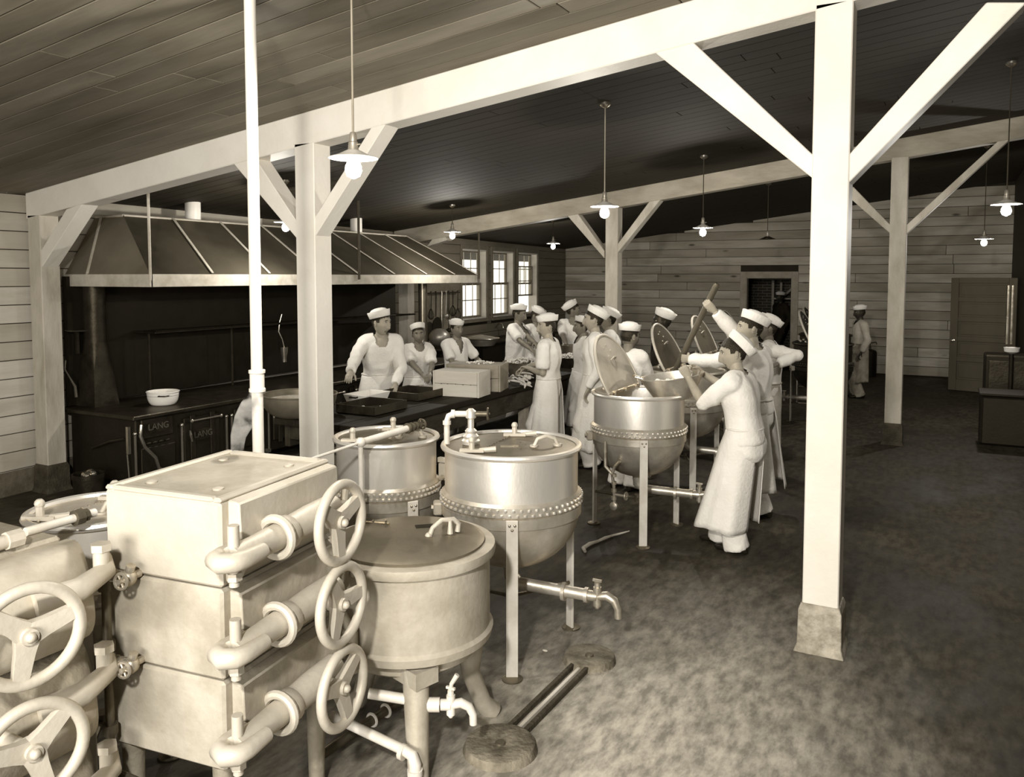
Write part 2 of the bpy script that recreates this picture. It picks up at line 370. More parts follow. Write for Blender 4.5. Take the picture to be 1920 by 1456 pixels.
# back wall with the doorway
DX0, DX1, DZ = -4.10, -3.10, 2.07
mb = MB(); mb.bb((-9.2, YB+.02, 0), (DX0, YB+.16, 3.6)); mb.bb((DX1, YB+.02, 0), (XR+.2, YB+.16, 4.2)); mb.bb((DX0, YB+.02, DZ), (DX1, YB+.16, 3.8))
wb = struct('wall_back', mb, joint_m)
for i in range(21):
    z = .02+.1945*i
    xl = max(WB.x, (z-3.842+.03)/.122)
    if xl > XR-.3: continue
    cuts = sorted([xl]+[c for c in (random.uniform(-7.5, -5), random.uniform(-2.5, .4)) if c > xl+.3]+[XR]); segs = []
    for a, b in zip(cuts, cuts[1:]):
        if z < DZ+.1 and a < DX0-.12 < b: segs.append((a, DX0-.13)); a = DX1+.13
        elif z < DZ+.1 and DX0-.13 < a < DX1+.13: a = DX1+.13
        if z < DZ+.1 and DX0-.13 < b < DX1+.13: continue
        if b > a+.03: segs.append((a, b))
    for a, b in segs:
        obj('wall_board', MB().bb((a+.004, YB, z+.004), (b-.004, YB+.022, z+.190)), bboard_m[min(3, max(0, random.randint(0, 3)-(1 if z > 1.9 else 0)))], wb, 0, .003)  # upper boards picked a tone darker, lampshade shadow put into the colour
mb = MB(); mb.bb((DX0-.14, YB-.025, 0), (DX0, YB+.02, DZ+.14)); mb.bb((DX1, YB-.025, 0), (DX1+.14, YB+.02, DZ+.14)); mb.bb((DX0, YB-.025, DZ), (DX1, YB+.02, DZ+.14))
mb.bb((DX0-.02, YB-.01, 0), (DX0+.015, YB+.16, DZ)); mb.bb((DX1-.015, YB-.01, 0), (DX1+.02, YB+.16, DZ)); mb.bb((DX0, YB-.01, DZ-.015), (DX1, YB+.16, DZ+.02))
struct('door_1', mb, frame_m, .004)
struct('wall_adjoining', MB().bb((-9.5, 22.2, 0), (3, 22.4, 4.2)), brick_m)
mb = MB(); mb.bb((-7.2, YB+.16, 0), (-7.0, 22.2, 3.6)); mb.bb((-.6, YB+.16, 0), (-.4, 22.2, 4)); struct('wall_adjoining_sides', mb, brick_room)
struct('wall_right', MB().bb((XR, YR, 0), (XR+.2, YB+.2, 4.4)), mat('dark_wall_boards', .035, .7, var=.4, scale=2, stretch=(1, .2, 1.4)))
struct('wall_rear', MB().bb((-10.2, YR-.2, 0), (XR+.2, YR, 4.4)), mat('rear_wall_paint', .35, .7, var=.2))

# ------------------------------------------------------------------ timber frame
PS = .19
def post(X, Y, ztop, label, m=white, pl=plinth_m, hp=.22):
    t = thing('timber_post', label, 'post', (X, Y, 0), 'timber posts')
    obj('shaft', MB().bb((X-PS/2, Y-PS/2, hp), (X+PS/2, Y+PS/2, ztop)), m, t, 0, .006)
    a, b = PS/2+.022, PS/2+.006; mb = MB()
    mb.loft([[V((X+x*r, Y+y_*r, z)) for x, y_ in ((-1, -1), (1, -1), (1, 1), (-1, 1))] for r, z in ((a+.016, 0), (a, .045), (a-.004, hp+.02), (b, hp+.055))])
    obj('plinth', mb, pl, t, 0, .004); return t
Y1, Y2 = 4.785, 11.155
def beam_b(x): return ceil_z(x)-.235
post(-.58, Y1, beam_b(-.58)+.02, 'wide white painted post on a low dirty plinth, beside the pouring man')
post(-4.305, Y1, beam_b(-4.305)+.02, 'white post behind the steamer, with two knee braces, at the table end')
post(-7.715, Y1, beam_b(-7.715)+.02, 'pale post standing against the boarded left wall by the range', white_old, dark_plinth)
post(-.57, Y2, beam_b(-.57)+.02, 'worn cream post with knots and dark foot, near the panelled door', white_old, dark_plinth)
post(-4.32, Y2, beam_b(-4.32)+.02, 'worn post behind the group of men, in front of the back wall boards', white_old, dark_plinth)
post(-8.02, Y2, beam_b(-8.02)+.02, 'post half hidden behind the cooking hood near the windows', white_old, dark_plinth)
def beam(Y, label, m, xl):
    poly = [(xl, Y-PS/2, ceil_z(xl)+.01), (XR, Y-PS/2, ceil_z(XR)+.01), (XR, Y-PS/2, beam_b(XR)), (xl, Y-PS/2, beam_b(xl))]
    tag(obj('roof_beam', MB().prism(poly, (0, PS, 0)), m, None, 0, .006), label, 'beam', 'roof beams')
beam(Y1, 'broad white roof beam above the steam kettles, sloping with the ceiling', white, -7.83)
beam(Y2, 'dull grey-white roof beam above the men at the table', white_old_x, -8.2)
def brace(p, Y, label, m=white, dep=PS*.86):
    poly = [ony(x, y_, Y-PS/2+.008) for x, y_ in p]
    tag(obj('knee_brace', MB().prism(poly, (0, dep, 0)), m, None, 0, .005), label, 'brace', 'knee braces')
brace([(1215, 88), (1290, 70), (1526, 292), (1526, 336)], Y1, 'white knee brace on the table side of the wide post with dirty plinth')
brace([(1586, 296), (1586, 348), (1925, 4), (1850, 4)], Y1, 'white knee brace on the wall side of the wide post with dirty plinth')
brace([(430, 298), (470, 284), (556, 415), (556, 447)], Y1, 'white knee brace behind the tall pipe, on the hood side of its post')
brace([(588, 447), (588, 410), (700, 232), (729, 222)], Y1, 'scuffed white knee brace behind the white-corded hanging lamp')
brace([(64, 523), (64, 490), (124, 392), (156, 380)], Y1, 'knee brace rising from the post on the left wall')
brace([(1060, 400), (1080, 396), (1133, 470), (1133, 484)], Y2, 'grey knee brace of the middle back post, on the window side', white_old)
brace([(1150, 484), (1150, 468), (1226, 366), (1248, 362)], Y2, 'grey knee brace of the middle back post, on the doorway side', white_old)
brace([(1575, 355), (1600, 350), (1672, 424), (1672, 440)], Y2, 'dark knee brace half hidden behind the wide white post', white_old)
brace([(1697, 441), (1697, 424), (1874, 262), (1897, 258)], Y2, 'saw-marked knee brace rising from the worn post by the panelled door', white_old)
brace([(800, 462), (812, 446), (832, 440), (838, 450)], Y2, 'short knee brace above the hood end beside the windows', white_old)

# ------------------------------------------------------------------ steam kettles
def ang(a): return V((math.cos(a), math.sin(a), 0))
def faucet(t, p, d, s=1.0, m=brass, nm='faucet'):
    """tap at the end of a horizontal pipe running along d"""
    p = V(p); d = V(d).normalized(); mb = MB()
    mb.cyl(p-d*.03*s, p+d*.02*s, .028*s, n=12); mb.cyl(p+d*.02*s+V((0, 0, -.05*s)), p+d*.02*s+V((0, 0, .05*s)), .022*s, n=12)
    mb.tube([p+d*.02*s, p+d*.07*s+V((0, 0, .01*s)), p+d*.11*s+V((0, 0, -.01*s)), p+d*.13*s+V((0, 0, -.05*s)), p+d*.132*s+V((0, 0, -.10*s))], [.022*s, .024*s, .022*s, .02*s, .019*s], 12)
    f = obj(nm, mb, m, t)
    h = MB(); h.cyl(p+d*.02*s+V((0, 0, .05*s)), p+d*.02*s+V((0, 0, .075*s)), .016*s, n=8); h.box(p+d*.02*s+V((0, 0, .085*s)), (.05*s, .012*s, .012*s)); h.ball(p+d*.02*s-V((0, 0, .055*s)), .014*s)
    obj('tap_head', h, m, f); return f
def wheel_valve(mb, p, ax, r=.035):
    mb.torus(p, ax, r, .006, 16, 6); a, b, d = basis(ax)
    for k in range(3): e = a*math.cos(k*PI/3)+b*math.sin(k*PI/3); mb.cyl(V(p)-e*r, V(p)+e*r, .004, n=6)
    mb.cyl(V(p)-d*.02, V(p)+d*.012, .009, n=8)
def kettle(X, Y, R, label, lid, legang, drain=None, zr=1.165, ms=(steel, steel2), lidm=lid_m, tap=True, legs=3, inlet=False):
    t = thing('steam_kettle', label, 'kettle', (X, Y, 0), 'jacketed steam kettles'); c = (X, Y, 0); k = R/.375
    zj = .86; zb = .47
    bowl = [(.02, zb)]+[(R*math.sin(a), .80-.33*math.cos(a)) for a in [PI/2*i/10 for i in range(1, 11)]]+[(R*1.0, zj-.02), (R*.96, zj)]
    obj('bowl', MB().lathe(bowl, c, 48), ms[1], t)
    obj('strap_band', MB().lathe([(R*.99, .775), (R+.010, .78), (R+.010, .835), (R*.99, .84)], c, 48, caps=False), ms[1], t)
    ri = R*.955
    obj('flange', MB().lathe([(R*.97, zj-.03), (R+.010, zj-.014), (R+.011, zj+.037), (R*.975, zj+.052)], c, 56, caps=False), ms[1], t)
    obj('drum', MB().lathe([(R*.97, zj-.03), (R*.975, zj+.05), (R*.975, zr-.02), (ri, zr-.02), (ri, .75), (.02, .70)], c, 56), ms[0], t)
    obj('rim', MB().torus((X, Y, zr-.012), (0, 0, 1), R*.995, .016, 56, 8), ms[0], t)
    rv = MB(); nr = 60
    for row, z, off in ((0, zj+.024, 0), (1, zj-.004, .5)):
        for i in range(nr): a = 2*PI*(i+off)/nr; rv.ball(V(c)+ang(a)*(R+.013)+V((0, 0, z)), .0095, 6, 4)
    obj('rivets', rv, ms[0], t, kind='stuff')
    for i in range(legs):
        d = ang(legang+2*PI*i/legs); s = V((-d.y, d.x, 0)); Rm = Matrix((s, d, V((0, 0, 1)))).transposed()
        lg = obj('leg', MB().box(V(c)+d*(R+.022)+V((0, 0, .425)), (.062, .014, .83), Rm), pipe_m, t, 0, .002)
        mb = MB().lathe([(.055, 0), (.055, .008), (.03, .012)], V(c)+d*(R+.03), 16); obj('foot', mb, pipe_d, lg)
        mb = MB()
        for dx, dz in ((-.014, .815), (.014, .815), (0, .792)): mb.ball(V(c)+d*(R+.031)+s*dx+V((0, 0, dz)), .008, 8, 5)
        obj('bolts', mb, nickel, lg)
    mb = MB()
    for i in range(legs):
        d = ang(legang+2*PI*i/legs); mb.cyl(V(c)+d*(R+.02)+V((0, 0, .28)), V(c)+V((0, 0, .28)), .011, n=8)
    mb.cyl(V(c)+V((0, 0, .25)), V(c)+V((0, 0, .31)), .03, n=12)
    obj('cross_tie', mb, pipe_d, t)
    d = ang(legang-PI/2+.1); s = V((-d.y, d.x, 0)); Rm = Matrix((s, d, V((0, 0, 1)))).transposed()
    lug = obj('trunnion_lug', MB().box(V(c)+d*(R+.03)+V((0, 0, .805)), (.085, .05, .07), Rm), alu2, t, 0, .008)
    obj('lug_bolt', MB().cyl(V(c)+d*(R+.05)+V((0, 0, .805)), V(c)+d*(R+.067)+V((0, 0, .805)), .018, n=6), brass, lug)
    if drain is not None:
        d = ang(drain); z = .36; mb = MB(); e = V(c)+d*(R*1.18)+V((0, 0, z-.01))
        mb.tube([V(c)+V((0, 0, zb+.02)), V(c)+V((0, 0, z+.04)), V(c)+d*.05+V((0, 0, z)), e], [.05, .042, .036, .033], 14)
        mb.cyl(e-d*.15, e-d*.13, .05, n=14); mb.cyl(e-d*.02, e, .042, n=12)
        obj('drain_pipe', mb, steel2, t)
        if tap: faucet(t, e+d*.03, d, 1.05)
    if inlet:
        d = ang(legang-.55); p = V(c)+d*(R*.86)+V((0, 0, .655)); q = p+d*.10+V((0, 0, -.03)); mb = MB()
        mb.lathe([(.045, 0), (.045, .015), (.03, .03), (.018, .05)], p-d*.02, 14, d)
        mb.tube([p, q, q+V((-.02, 0, -.06)), q+V((-.005, -.0, -.16)), q+V((0, 0, -.30))], .013, 8)
        for zz in (-.07, -.13, -.19, -.25): mb.cyl(q+V((-.005, 0, zz-.012)), q+V((-.005, 0, zz+.012)), .021, n=8)
        s2 = V((-d.y, d.x, 0)); mb.cyl(q+V((0, 0, -.22)), q+V((0, 0, -.22))+s2*.09, .011, n=8); mb.lathe([(.032, 0), (.032, .02), (.012, .03)], q+V((0, 0, -.31)), 14, d)
        mb.tube([q+V((-.02, 0, -.06)), q-s2*.08+V((0, 0, -.01)), q-s2*.085+V((0, 0, .12))], [.013, .014, .011], 8)
        mb.tube([q-s2*.085+V((0, 0, .10)), q-s2*.085+V((0, 0, .19))], [.017, .012], 8)
        obj('steam_inlet', mb, brass, t)
        mb = MB(); wheel_valve(mb, q+V((0, 0, -.22))+s2*.1, s2, .03); obj('valve_wheel', mb, brass, t)
    zl = zr-.016
    if lid == 'closed':
        L = obj('lid', MB().lathe([(ri, zl-.012), (ri*1.0, zl), (ri*.9, zl+.006), (.02, zl+.016)], c, 56), lidm, t)
        h0 = V(c)+RT*(R*.50)-V((FW.x, FW.y, 0)).normalized()*(R*.18); hd = (V((.7, .7, 0))).normalized(); hz = V((0, 0, zl+.012))
        mb = MB().tube([h0-hd*.07+hz, h0-hd*.05+hz+V((0, 0, .04)), h0+hz+V((0, 0, .055)), h0+hd*.05+hz+V((0, 0, .04)), h0+hd*.07+hz], .011, 10)
        mb.cyl(h0-hd*.07+hz-V((0, 0, .008)), h0-hd*.07+hz+V((0, 0, .008)), .024, n=10); mb.cyl(h0+hd*.07+hz-V((0, 0, .008)), h0+hd*.07+hz+V((0, 0, .008)), .024, n=10)
        obj('lid_handle', mb, alu, L)
        mb = MB(); al = V((-.55, .83, 0))
        for i in range(-6, 7): mb.ball(V(c)-RT*(R*.22)+V((FW.x, FW.y, 0))*(.03*i)+RT*(.012*i)+V((0, 0, zl+.014)), .006, 6, 4)
        for i in range(5): mb.ball(V(c)+RT*(.02+.03*(i % 3))+V((FW.x, FW.y, 0))*(.05-.05*i)+V((0, 0, zl+.013)), .0055, 6, 4)
        obj('lid_rivets', mb, nickel, L, kind='stuff')
        q = V(c)-RT*(.01)-V((FW.x, FW.y, 0))*(R*.22)
        obj('name_plate', MB().box(q+V((0, 0, zl+.013)), (.10, .045, .004), Matrix.Rotation(.5, 3, 'Z')), brass, L, 0)
        for k, (a, b) in enumerate(((.05, .55), (-.55, -.60))):
            p = V(c)+RT*(R*a)+V((FW.x, FW.y, 0)).normalized()*(R*b)+V((0, 0, zl+.02)); mb = MB()
            mb.box(p, (.13, .035, .016), Matrix.Rotation(.45, 3, 'Z')); mb.cyl(p, p+V((0, 0, .05)), .016, n=8); mb.tube([p+RT*.04, p+RT*.13+V((0, 0, .008))], [.013, .016], 8); mb.ball(p+V((0, 0, .055)), .02, 8, 6)
            obj('hold_down_clamp', mb, alu, L)
    elif lid:
        tl, e, hx = lid; Rl = R*.965; ch = math.sqrt(Rl*Rl-e*e); u = V((-math.sin(tl), 0, math.cos(tl))); h = V((X-e, Y, zr+.012)); yv = V((0, 1, 0)); n = u.cross(yv)
        a0 = math.atan2(-e, ch); arc = []
        for i in range(29): a = a0+(PI-2*a0)*i/28; arc.append(h+yv*(Rl*math.cos(a))+u*(e+Rl*math.sin(a)))
        L = obj('hinged_lid', MB().prism(arc, n*.012), lidm, t, 30)
        obj('lid_flange', MB().tube([p+n*.006 for p in arc], .014, 8), alu, L)
        mb = MB().cyl(h-yv*ch*.9, h+yv*ch*.9, .014, n=10)
        for q in (-.7, 0, .7): mb.box(h+yv*ch*q, (.05, .06, .03))
        obj('hinge', mb, brass, L)
        mb = MB()
        for (qa, qb) in ((-.08, .34), (-.02, .36), (.03, .31), (-.05, .27), (.04, .25)): mb.ball(h+yv*qa+u*(qb*1.1)-n*.002, .008, 6, 4)
        mb.tube([h+yv*-.05+u*.26-n*.004, h+yv*-.02+u*.275-n*.03, h+yv*.02+u*.275-n*.03, h+yv*.05+u*.26-n*.004], .006, 6)
        obj('lid_handle', mb, alu, L)
        pts = [V((X, Y, zr))+ang(PI-b)*ri for b in [math.acos(e/ri)*(2*i/16-1) for i in range(17)]]
        P = obj('fixed_plate', MB().prism(pts, (0, 0, .012)), lidm, t, 30)
        mb = MB()
        for b in (-.9, -.45, 0, .45, .9): mb.ball(V((X, Y, zr+.02))+ang(PI-b)*(ri*.8), .022, 8, 6)
        obj('plate_bolts', mb, brass, P)
    return t
fr = V((FW.x, FW.y, 0)).normalized()
kettle(-2.15, 3.985, .385, 'bright riveted steam kettle with closed lid and drain tap, beside the low cast pot', 'closed', math.atan2(-.38, .21), math.atan2(.12, .95), inlet=False)
k1 = kettle(-2.905, 3.83, .30, 'smaller riveted kettle with closed lid crossed by a pale steam pipe', 'closed', math.atan2(-.2, .40), None)
kettle(-2.205, 6.283, .375, 'open riveted kettle with pale raised lid into which a dish pan is being emptied', (.44, .12, 0), math.atan2(-.40, .19), math.atan2(.17, .95), lidm=lid_l, inlet=True)
kettle(-2.30, 8.00, .375, 'open riveted kettle being stirred with the long wooden paddle', (.44, .12, 0), math.atan2(-.40, .19), math.atan2(.12, .95), ms=(lid_l, steel2))
kettle(-2.40, 9.75, .375, 'open dark-lidded kettle just beyond the stirred kettle', (.42, .12, 0), math.atan2(-.40, .19), math.atan2(.12, .95), ms=(lid_m, lid_m))
kettle(-2.46, 11.45, .375, 'last open kettle of the row, with a nearly black lid', (.42, .12, 0), math.atan2(-.40, .19), None, ms=(lid_m, lid_m), lidm=pan_m)
kettle(-1.55, 12.15, .40, 'black kettle with shiny domed lid behind the man with hand on hip', (.45, .1, 0), math.atan2(-.40, .19), math.atan2(.1, -.9), ms=(iron2, iron), lidm=iron)
kettle(-1.75, 14.0, .40, 'black kettle with raised black lid near the back doorway', (.5, .1, 0), math.atan2(-.40, .19), None, ms=(iron2, iron), lidm=iron)
k8 = onz(150, 962, 1.165)
kettle(k8.x-.02, k8.y+.08, .25, 'small kettle with flat lid between the two steamers and the range', 'closed', math.atan2(-.3, .3), None, lidm=lid_l)
# fittings above the closed kettles
t = thing('lid_valve', 'valve with bent pipe standing on the closed kettle lid beside the table', 'valve', onz(883, 830, 1.165))
p = V(t.location); mb = MB()
mb.lathe([(.05, 0), (.052, .02), (.04, .03), (.045, .045), (.03, .06), (.034, .075), (.018, .09), (.018, .14), (.03, .15), (.03, .185), (.012, .20)], p-V((0, 0, .005)), 18)
obj('valve_body', mb, steel, t)
mb = MB(); q = p+V((0, 0, .165)); mb.tube([q, q-RT*.10, q-RT*.125+V((0, 0, -.012)), q-RT*.135+V((0, 0, -.04)), q-RT*.135+V((0, 0, -.17))], .017, 10); mb.cyl(q-RT*.11, q-RT*.09, .024, n=10); mb.cyl(q-RT*.135+V((0, 0, -.06)), q-RT*.135+V((0, 0, -.04)), .024, n=10)
obj('bent_pipe', mb, pipe_m, t)
mb = MB(); mb.cyl(q, q+RT*.09, .015, n=10); wheel_valve(mb, q+RT*.095, RT, .032); obj('valve_wheel', mb, pipe_d, t)
t = thing('steam_pipe', 'pale steam pipe with unions running slantwise across the smaller closed kettle', 'pipe', onz(575, 858, 1.22))
a, b, c2 = onz(560, 868, 1.20), onz(676, 829, 1.22), onz(790, 795, 1.24)
mb = MB().tube([a, b], .008, 8); mb.tube([b, c2+(b-c2).normalized()*.13], .019, 10); obj('pipe_run', mb, pipe_m, t)
mb = MB(); dv = (c2-b).normalized()
for k in range(4): mb.cyl(c2-dv*(.13-.035*k), c2-dv*(.115-.035*k), .03-.003*k, n=10)
mb.cyl(c2-dv*.13, c2, .014, n=8); wheel_valve(mb, c2+dv*.005, dv, .028); obj('union_valve', mb, pipe_d, t)
mb = MB(); mb.cyl(b, V((b.x, b.y, .0)), .014, n=10); mb.ball(b, .028, 10, 6); obj('drop_pipe', mb, pipe_m, t)
mb = MB(); mb.ball(a, .02, 8, 6); mb.tube([a, a-RT*.06+V((0, 0, .01)), a-RT*.12], [.012, .016, .008], 8); obj('pipe_clip', mb, pipe_d, t)
t = thing('connecting_bracket', 'pale bolted bracket between the two closed kettles', 'bracket', onz(835, 900, .95))
p = ony(833, 862, 4.0); obj('plate', MB().box(p, (.08, .03, .03)).box(p-V((0, 0, .07)), (.07, .025, .10)), alu, t, 0, .003)
obj('bolt', MB().cyl(p+V((-.0, -.02, -.10)), p+V((0, -.04, -.10)), .016, n=8), brass, t)

# low cast pot on three legs
px, py, pr_, pz = -2.14, 2.985, .395, .89
t = thing('cast_pot', 'low wide cast pot with lid and tap on three splayed legs, beside the steamer', 'pot', (px, py, 0))
c = (px, py, 0)
obj('body', MB().lathe([(.02, .46), (pr_*.8, .46), (pr_*.95, .475), (pr_*.97, .51), (pr_*.93, .525), (pr_*.93, pz-.05), (pr_*.99, pz-.04), (pr_, pz-.02), (pr_*.99, pz), (pr_*.86, pz+.004), (.02, pz+.004)], c, 56), alu2, t)
L = obj('lid', MB().lathe([(pr_*.865, pz), (pr_*.87, pz+.016), (pr_*.80, pz+.024), (.02, pz+.034)], c, 56), lid_m, t)
h0 = onz(832, 1000, pz+.03); hd = V((.55, .83, 0))
mb = MB().tube([h0-hd*.07, h0-hd*.055+V((0, 0, .035)), h0-hd*.01+V((0, 0, .065)), h0+hd*.05+V((0, 0, .06)), h0+hd*.075+V((0, 0, .035)), h0+hd*.07], [.012, .011, .011, .012, .012, .013], 10); mb.cyl(h0+RT*.03, h0+RT*.03+V((0, 0, .06)), .014, .008, 8); mb.ball(h0-hd*.075, .018, 8, 6)
obj('lid_handle', mb, alu, L)
q = onz(796, 986, pz+.032); obj('name_plate', MB().box(q, (.085, .045, .005), Matrix.Rotation(.75, 3, 'Z')), iron, L, 0)
mb = MB(); q = onz(700, 980, pz+.03); mb.box(q, (.16, .016, .01), Matrix.Rotation(.25, 3, 'Z')); [mb.ball(q+RT*x+V((0, 0, .01)), .007, 6, 4) for x in (-.05, 0, .06)]; obj('hinge_strap', mb, nickel, L)
obj('base_ring', MB().lathe([(pr_*.75, .40), (pr_*.78, .41), (pr_*.80, .465), (pr_*.7, .47)], c, 40, caps=False), alu2, t)
for k, (gx, gy) in enumerate(((785, 1470), (905, 1338), (620, 1380))):
    g = onz(gx, gy) if k < 2 else V((px-.33, py+.05, 0)); top = V(c)+(g-V(c)).normalized()*(pr_*.74)+V((0, 0, .44))
    if k == 0:
        mb = MB().tube([top, top+(g-top)*.12, g], [.062, .056, .042], 16); mb.box(top+V((0, 0, -.02)), (.16, .12, .07), Matrix.Rotation(-.3, 3, 'Z'))
    else:
        mid = (top+g)*.5-(g-V(c)).normalized()*.03; mb = MB().tube([top, mid, g+V((0, 0, .06))+(g-V(c)).normalized()*.0, g+(g-V(c)).normalized()*.05], [.075, .045, .042, .05], 14)
    obj('leg', mb, alu2, t)
q = onz(800, 1235, .33); e = ony(905, 1262, 2.80)
q = V((px, py, 0))+V((.12, -.30, .33)); e = q+RT*.20+V((0, 0, -.035))
mb = MB().cyl(q-RT*.1+V((0, 0, .015)), e, .022, n=12); mb.cyl(e-RT*.055, e, .030, n=12); obj('outlet_pipe', mb, pipe_m, t)
f = faucet(t, e+RT*.03, RT, .85, pipe_m); mb = MB().tube([e+RT*.045+V((0, 0, .05)), e+RT*.05+V((0, 0, .09)), e+RT*.075+V((0, 0, .13))], [.008, .009, .011], 8); obj('tap_lever', mb, pipe_m, f)

# ------------------------------------------------------------------ compartment steamers
def handwheel(t, c, ax, R=.138, rot=0.0, parent=None):
    mb = MB().torus(c, ax, R, .019, 44, 12); a, b, d = basis(ax)
    for k in range(3):
        e = a*math.cos(rot+k*2*PI/3)+b*math.sin(rot+k*2*PI/3); s = e.cross(d)
        mb.loft([[V(c)+e*r+s*(w_*x)+d*(h_*z)-d*off for x, z in ((-1, -1), (1, -1), (1, 1), (-1, 1))] for r, w_, h_, off in ((.01, .034, .016, .016), (.05, .027, .014, .010), (R*.97, .021, .012, 0))])
    mb.cyl(V(c)-d*.05, V(c)+d*.014, .030, .024, 16); mb.ball(V(c)+d*.016, .016, 8, 6)
    return obj('handwheel', mb, alu, parent or t, 50)
ST_Z = (1.36, 1.05, .73, .41)
A0 = V((-2.12, 1.882, 0)); al = math.radians(7); fd = V((-math.sin(al), math.cos(al), 0)); out = V((math.cos(al), math.sin(al), 0)); sd = -out
LF, LS = .64, .515
t = thing('steam_cooker', 'three-compartment silver steam cooker with spoked handwheels on its doors', 'steamer', A0+fd*.3+sd*.25, 'compartment steam cookers')
def P3(f, s, z): return A0+fd*f+sd*s+V((0, 0, z))
def slab(mb, f0, f1, s0, s1, z0, z1):
    q = [P3(f, s, z) for z in (z0, z1) for f, s in ((f0, s0), (f1, s0), (f1, s1), (f0, s1))]
    mb.add(q, [(0, 1, 2, 3), (7, 6, 5, 4), (0, 4, 5, 1), (1, 5, 6, 2), (2, 6, 7, 3), (3, 7, 4, 0)])
for k in range(3):
    z1, z0 = ST_Z[k], ST_Z[k+1]
    mb = MB(); slab(mb, 0, LF, 0, LS, z0+.003, z1-.003-(.012 if k == 0 else 0)); bd = obj('compartment', mb, alu if k == 0 else alu2, t, 0, .010)
    # door casting: sloped lower lip, deep upper part
    pr = [(0, z1-.012), (-.050, z1-.02), (-.058, z0+.11), (-.010, z0+.02), (0, z0+.012)]
    mb = MB().loft([[P3(f, s, z) for s, z in pr] for f in (.035, LF-.02)]); dr = obj('door', mb, alu2 if k else alu, t, 25, .008)
    zb = z1-.165
    mb = MB(); ax0, ax1 = P3(-.075, -.105, zb), P3(LF-.16, -.115, zb+.012)
    mb.tube([ax0, P3(.04, -.105, zb), P3(.16, -.105, zb), P3(.34, -.11, zb+.01), ax1], [.040, .041, .047, .055, .058], 16)
    mb.lathe([(.062, -.012), (.062, .02), (.05, .03)], P3(.20, -.105, zb), 18, fd)
    obj('locking_bar', mb, alu, dr, 50)
    mb = MB().tube([P3(.03, -.150, zb), P3(-.06, -.150, zb), P3(-.105, -.140, zb), P3(-.122, -.105, zb), P3(-.105, -.068, zb), P3(-.06, -.058, zb), P3(.03, -.058, zb)], [.026, .030, .032, .034, .032, .030, .026], 12)
    obj('clamp_yoke', mb, alu, dr, 60)
    mb = MB().cyl(P3(-.06, -.105, zb+.03), P3(-.06, -.105, zb+.105), .019, n=14); mb.cyl(P3(-.06, -.105, zb-.095), P3(-.06, -.105, zb+.05), .017, n=14); mb.cyl(P3(-.06, -.105, zb-.05), P3(-.06, -.105, zb-.075), .026, n=6)
    obj('hinge_pin', mb, alu, dr)
    mb = MB(); mb.torus(P3(.155, -.105, zb), fd, .066, .016, 24, 8); obj('bar_collar', mb, alu, dr)
    obj('gusset', MB().prism([P3(.02, -.02, zb-.05), P3(.11, -.02, zb-.05), P3(.03, -.02, zb-.13)], out*.03), alu, dr, 0, .004)
    hub = P3(.39, -.215, zb-.002); mb = MB().cyl(P3(.39, -.10, zb+.005), hub, .024, n=12); obj('spindle', mb, alu, dr)
    handwheel(t, hub, out, .140, (.45, .05, .75)[k], dr)
    mb = MB().tube([P3(LF+.02, -.03, zb-.03), P3(LF+.055, -.03, zb-.02), P3(LF+.07, -.03, zb+.04), P3(LF+.03, -.03, zb+.06)], .017, 10); obj('latch_hook', mb, alu2, dr)
mb = MB(); z = ST_Z[0]
for a_, b_, c_, d_ in ((0, LF, 0, .035), (0, LF, LS-.035, LS), (0, .035, .035, LS-.035), (LF-.035, LF, .035, LS-.035)): slab(mb, a_, b_, c_, d_, z-.02, z)
obj('top_frame', mb, alu, t, 0, .008)
mb = MB(); slab(mb, .03, LF-.03, .03, LS-.03, z-.02, z-.012); obj('top_panel', mb, alu2, t, 0)
mb = MB(); [mb.lathe([(.02, 0), (.02, .006), (.005, .011)], P3(f, s, z-.012), 12) for f, s in ((.12, LS-.10), (LF-.13, LS-.09), (.13, .12), (LF-.12, .11))]; obj('top_studs', mb, alu, t)
for f, s in ((.05, .05), (.05, LS-.05), (LF-.05, .05), (LF-.05, LS-.05)): obj('leg', MB().cyl(P3(f, s, 0), P3(f, s, .41), .032, .04, 12), alud, t)
mb = MB(); pp = lambda z, s=.465, f=-.05: P3(f, s, z)
mb.cyl(pp(.0), pp(1.09), .0155, n=12)
for z in (1.08, 1.02, .80, .76, .70, .50): mb.cyl(pp(z-.018), pp(z+.018), .026, n=12)
mb.ball(pp(1.10), .022, 10, 6); obj('riser_pipe', mb, pipe_d, t)
for z in (1.06, .75):
    mb = MB().cyl(pp(z), pp(z, .365), .014, n=10); [mb.cyl(pp(z, s), pp(z, s-.014), .024-.002*i, n=8) for i, s in enumerate((.44, .415, .39))]; mb.ball(pp(z, .36), .03, 10, 7); mb.cyl(pp(z, .36), pp(z+.045, .345), .016, n=10); mb.cyl(pp(z, .36), pp(z, .36, 0), .014, n=8)
    vb = obj('branch_valve', mb, brass, t); mb = MB(); wheel_valve(mb, pp(z+.005, .345, -.095), V((.2, -1, .1)), .026); obj('valve_wheel', mb, brass, vb)
mb = MB().tube([pp(.35, .465), pp(.33, .30), pp(.30, .05), pp(.25, -.05)], .012, 8); obj('condensate_pipe', mb, pipe_d, t)
obj('drain_trap', MB().tube([P3(LF+.03, -.03, .70), P3(LF+.06, -.06, .62), P3(LF+.065, -.06, .45)], .022, 10), alu2, t)
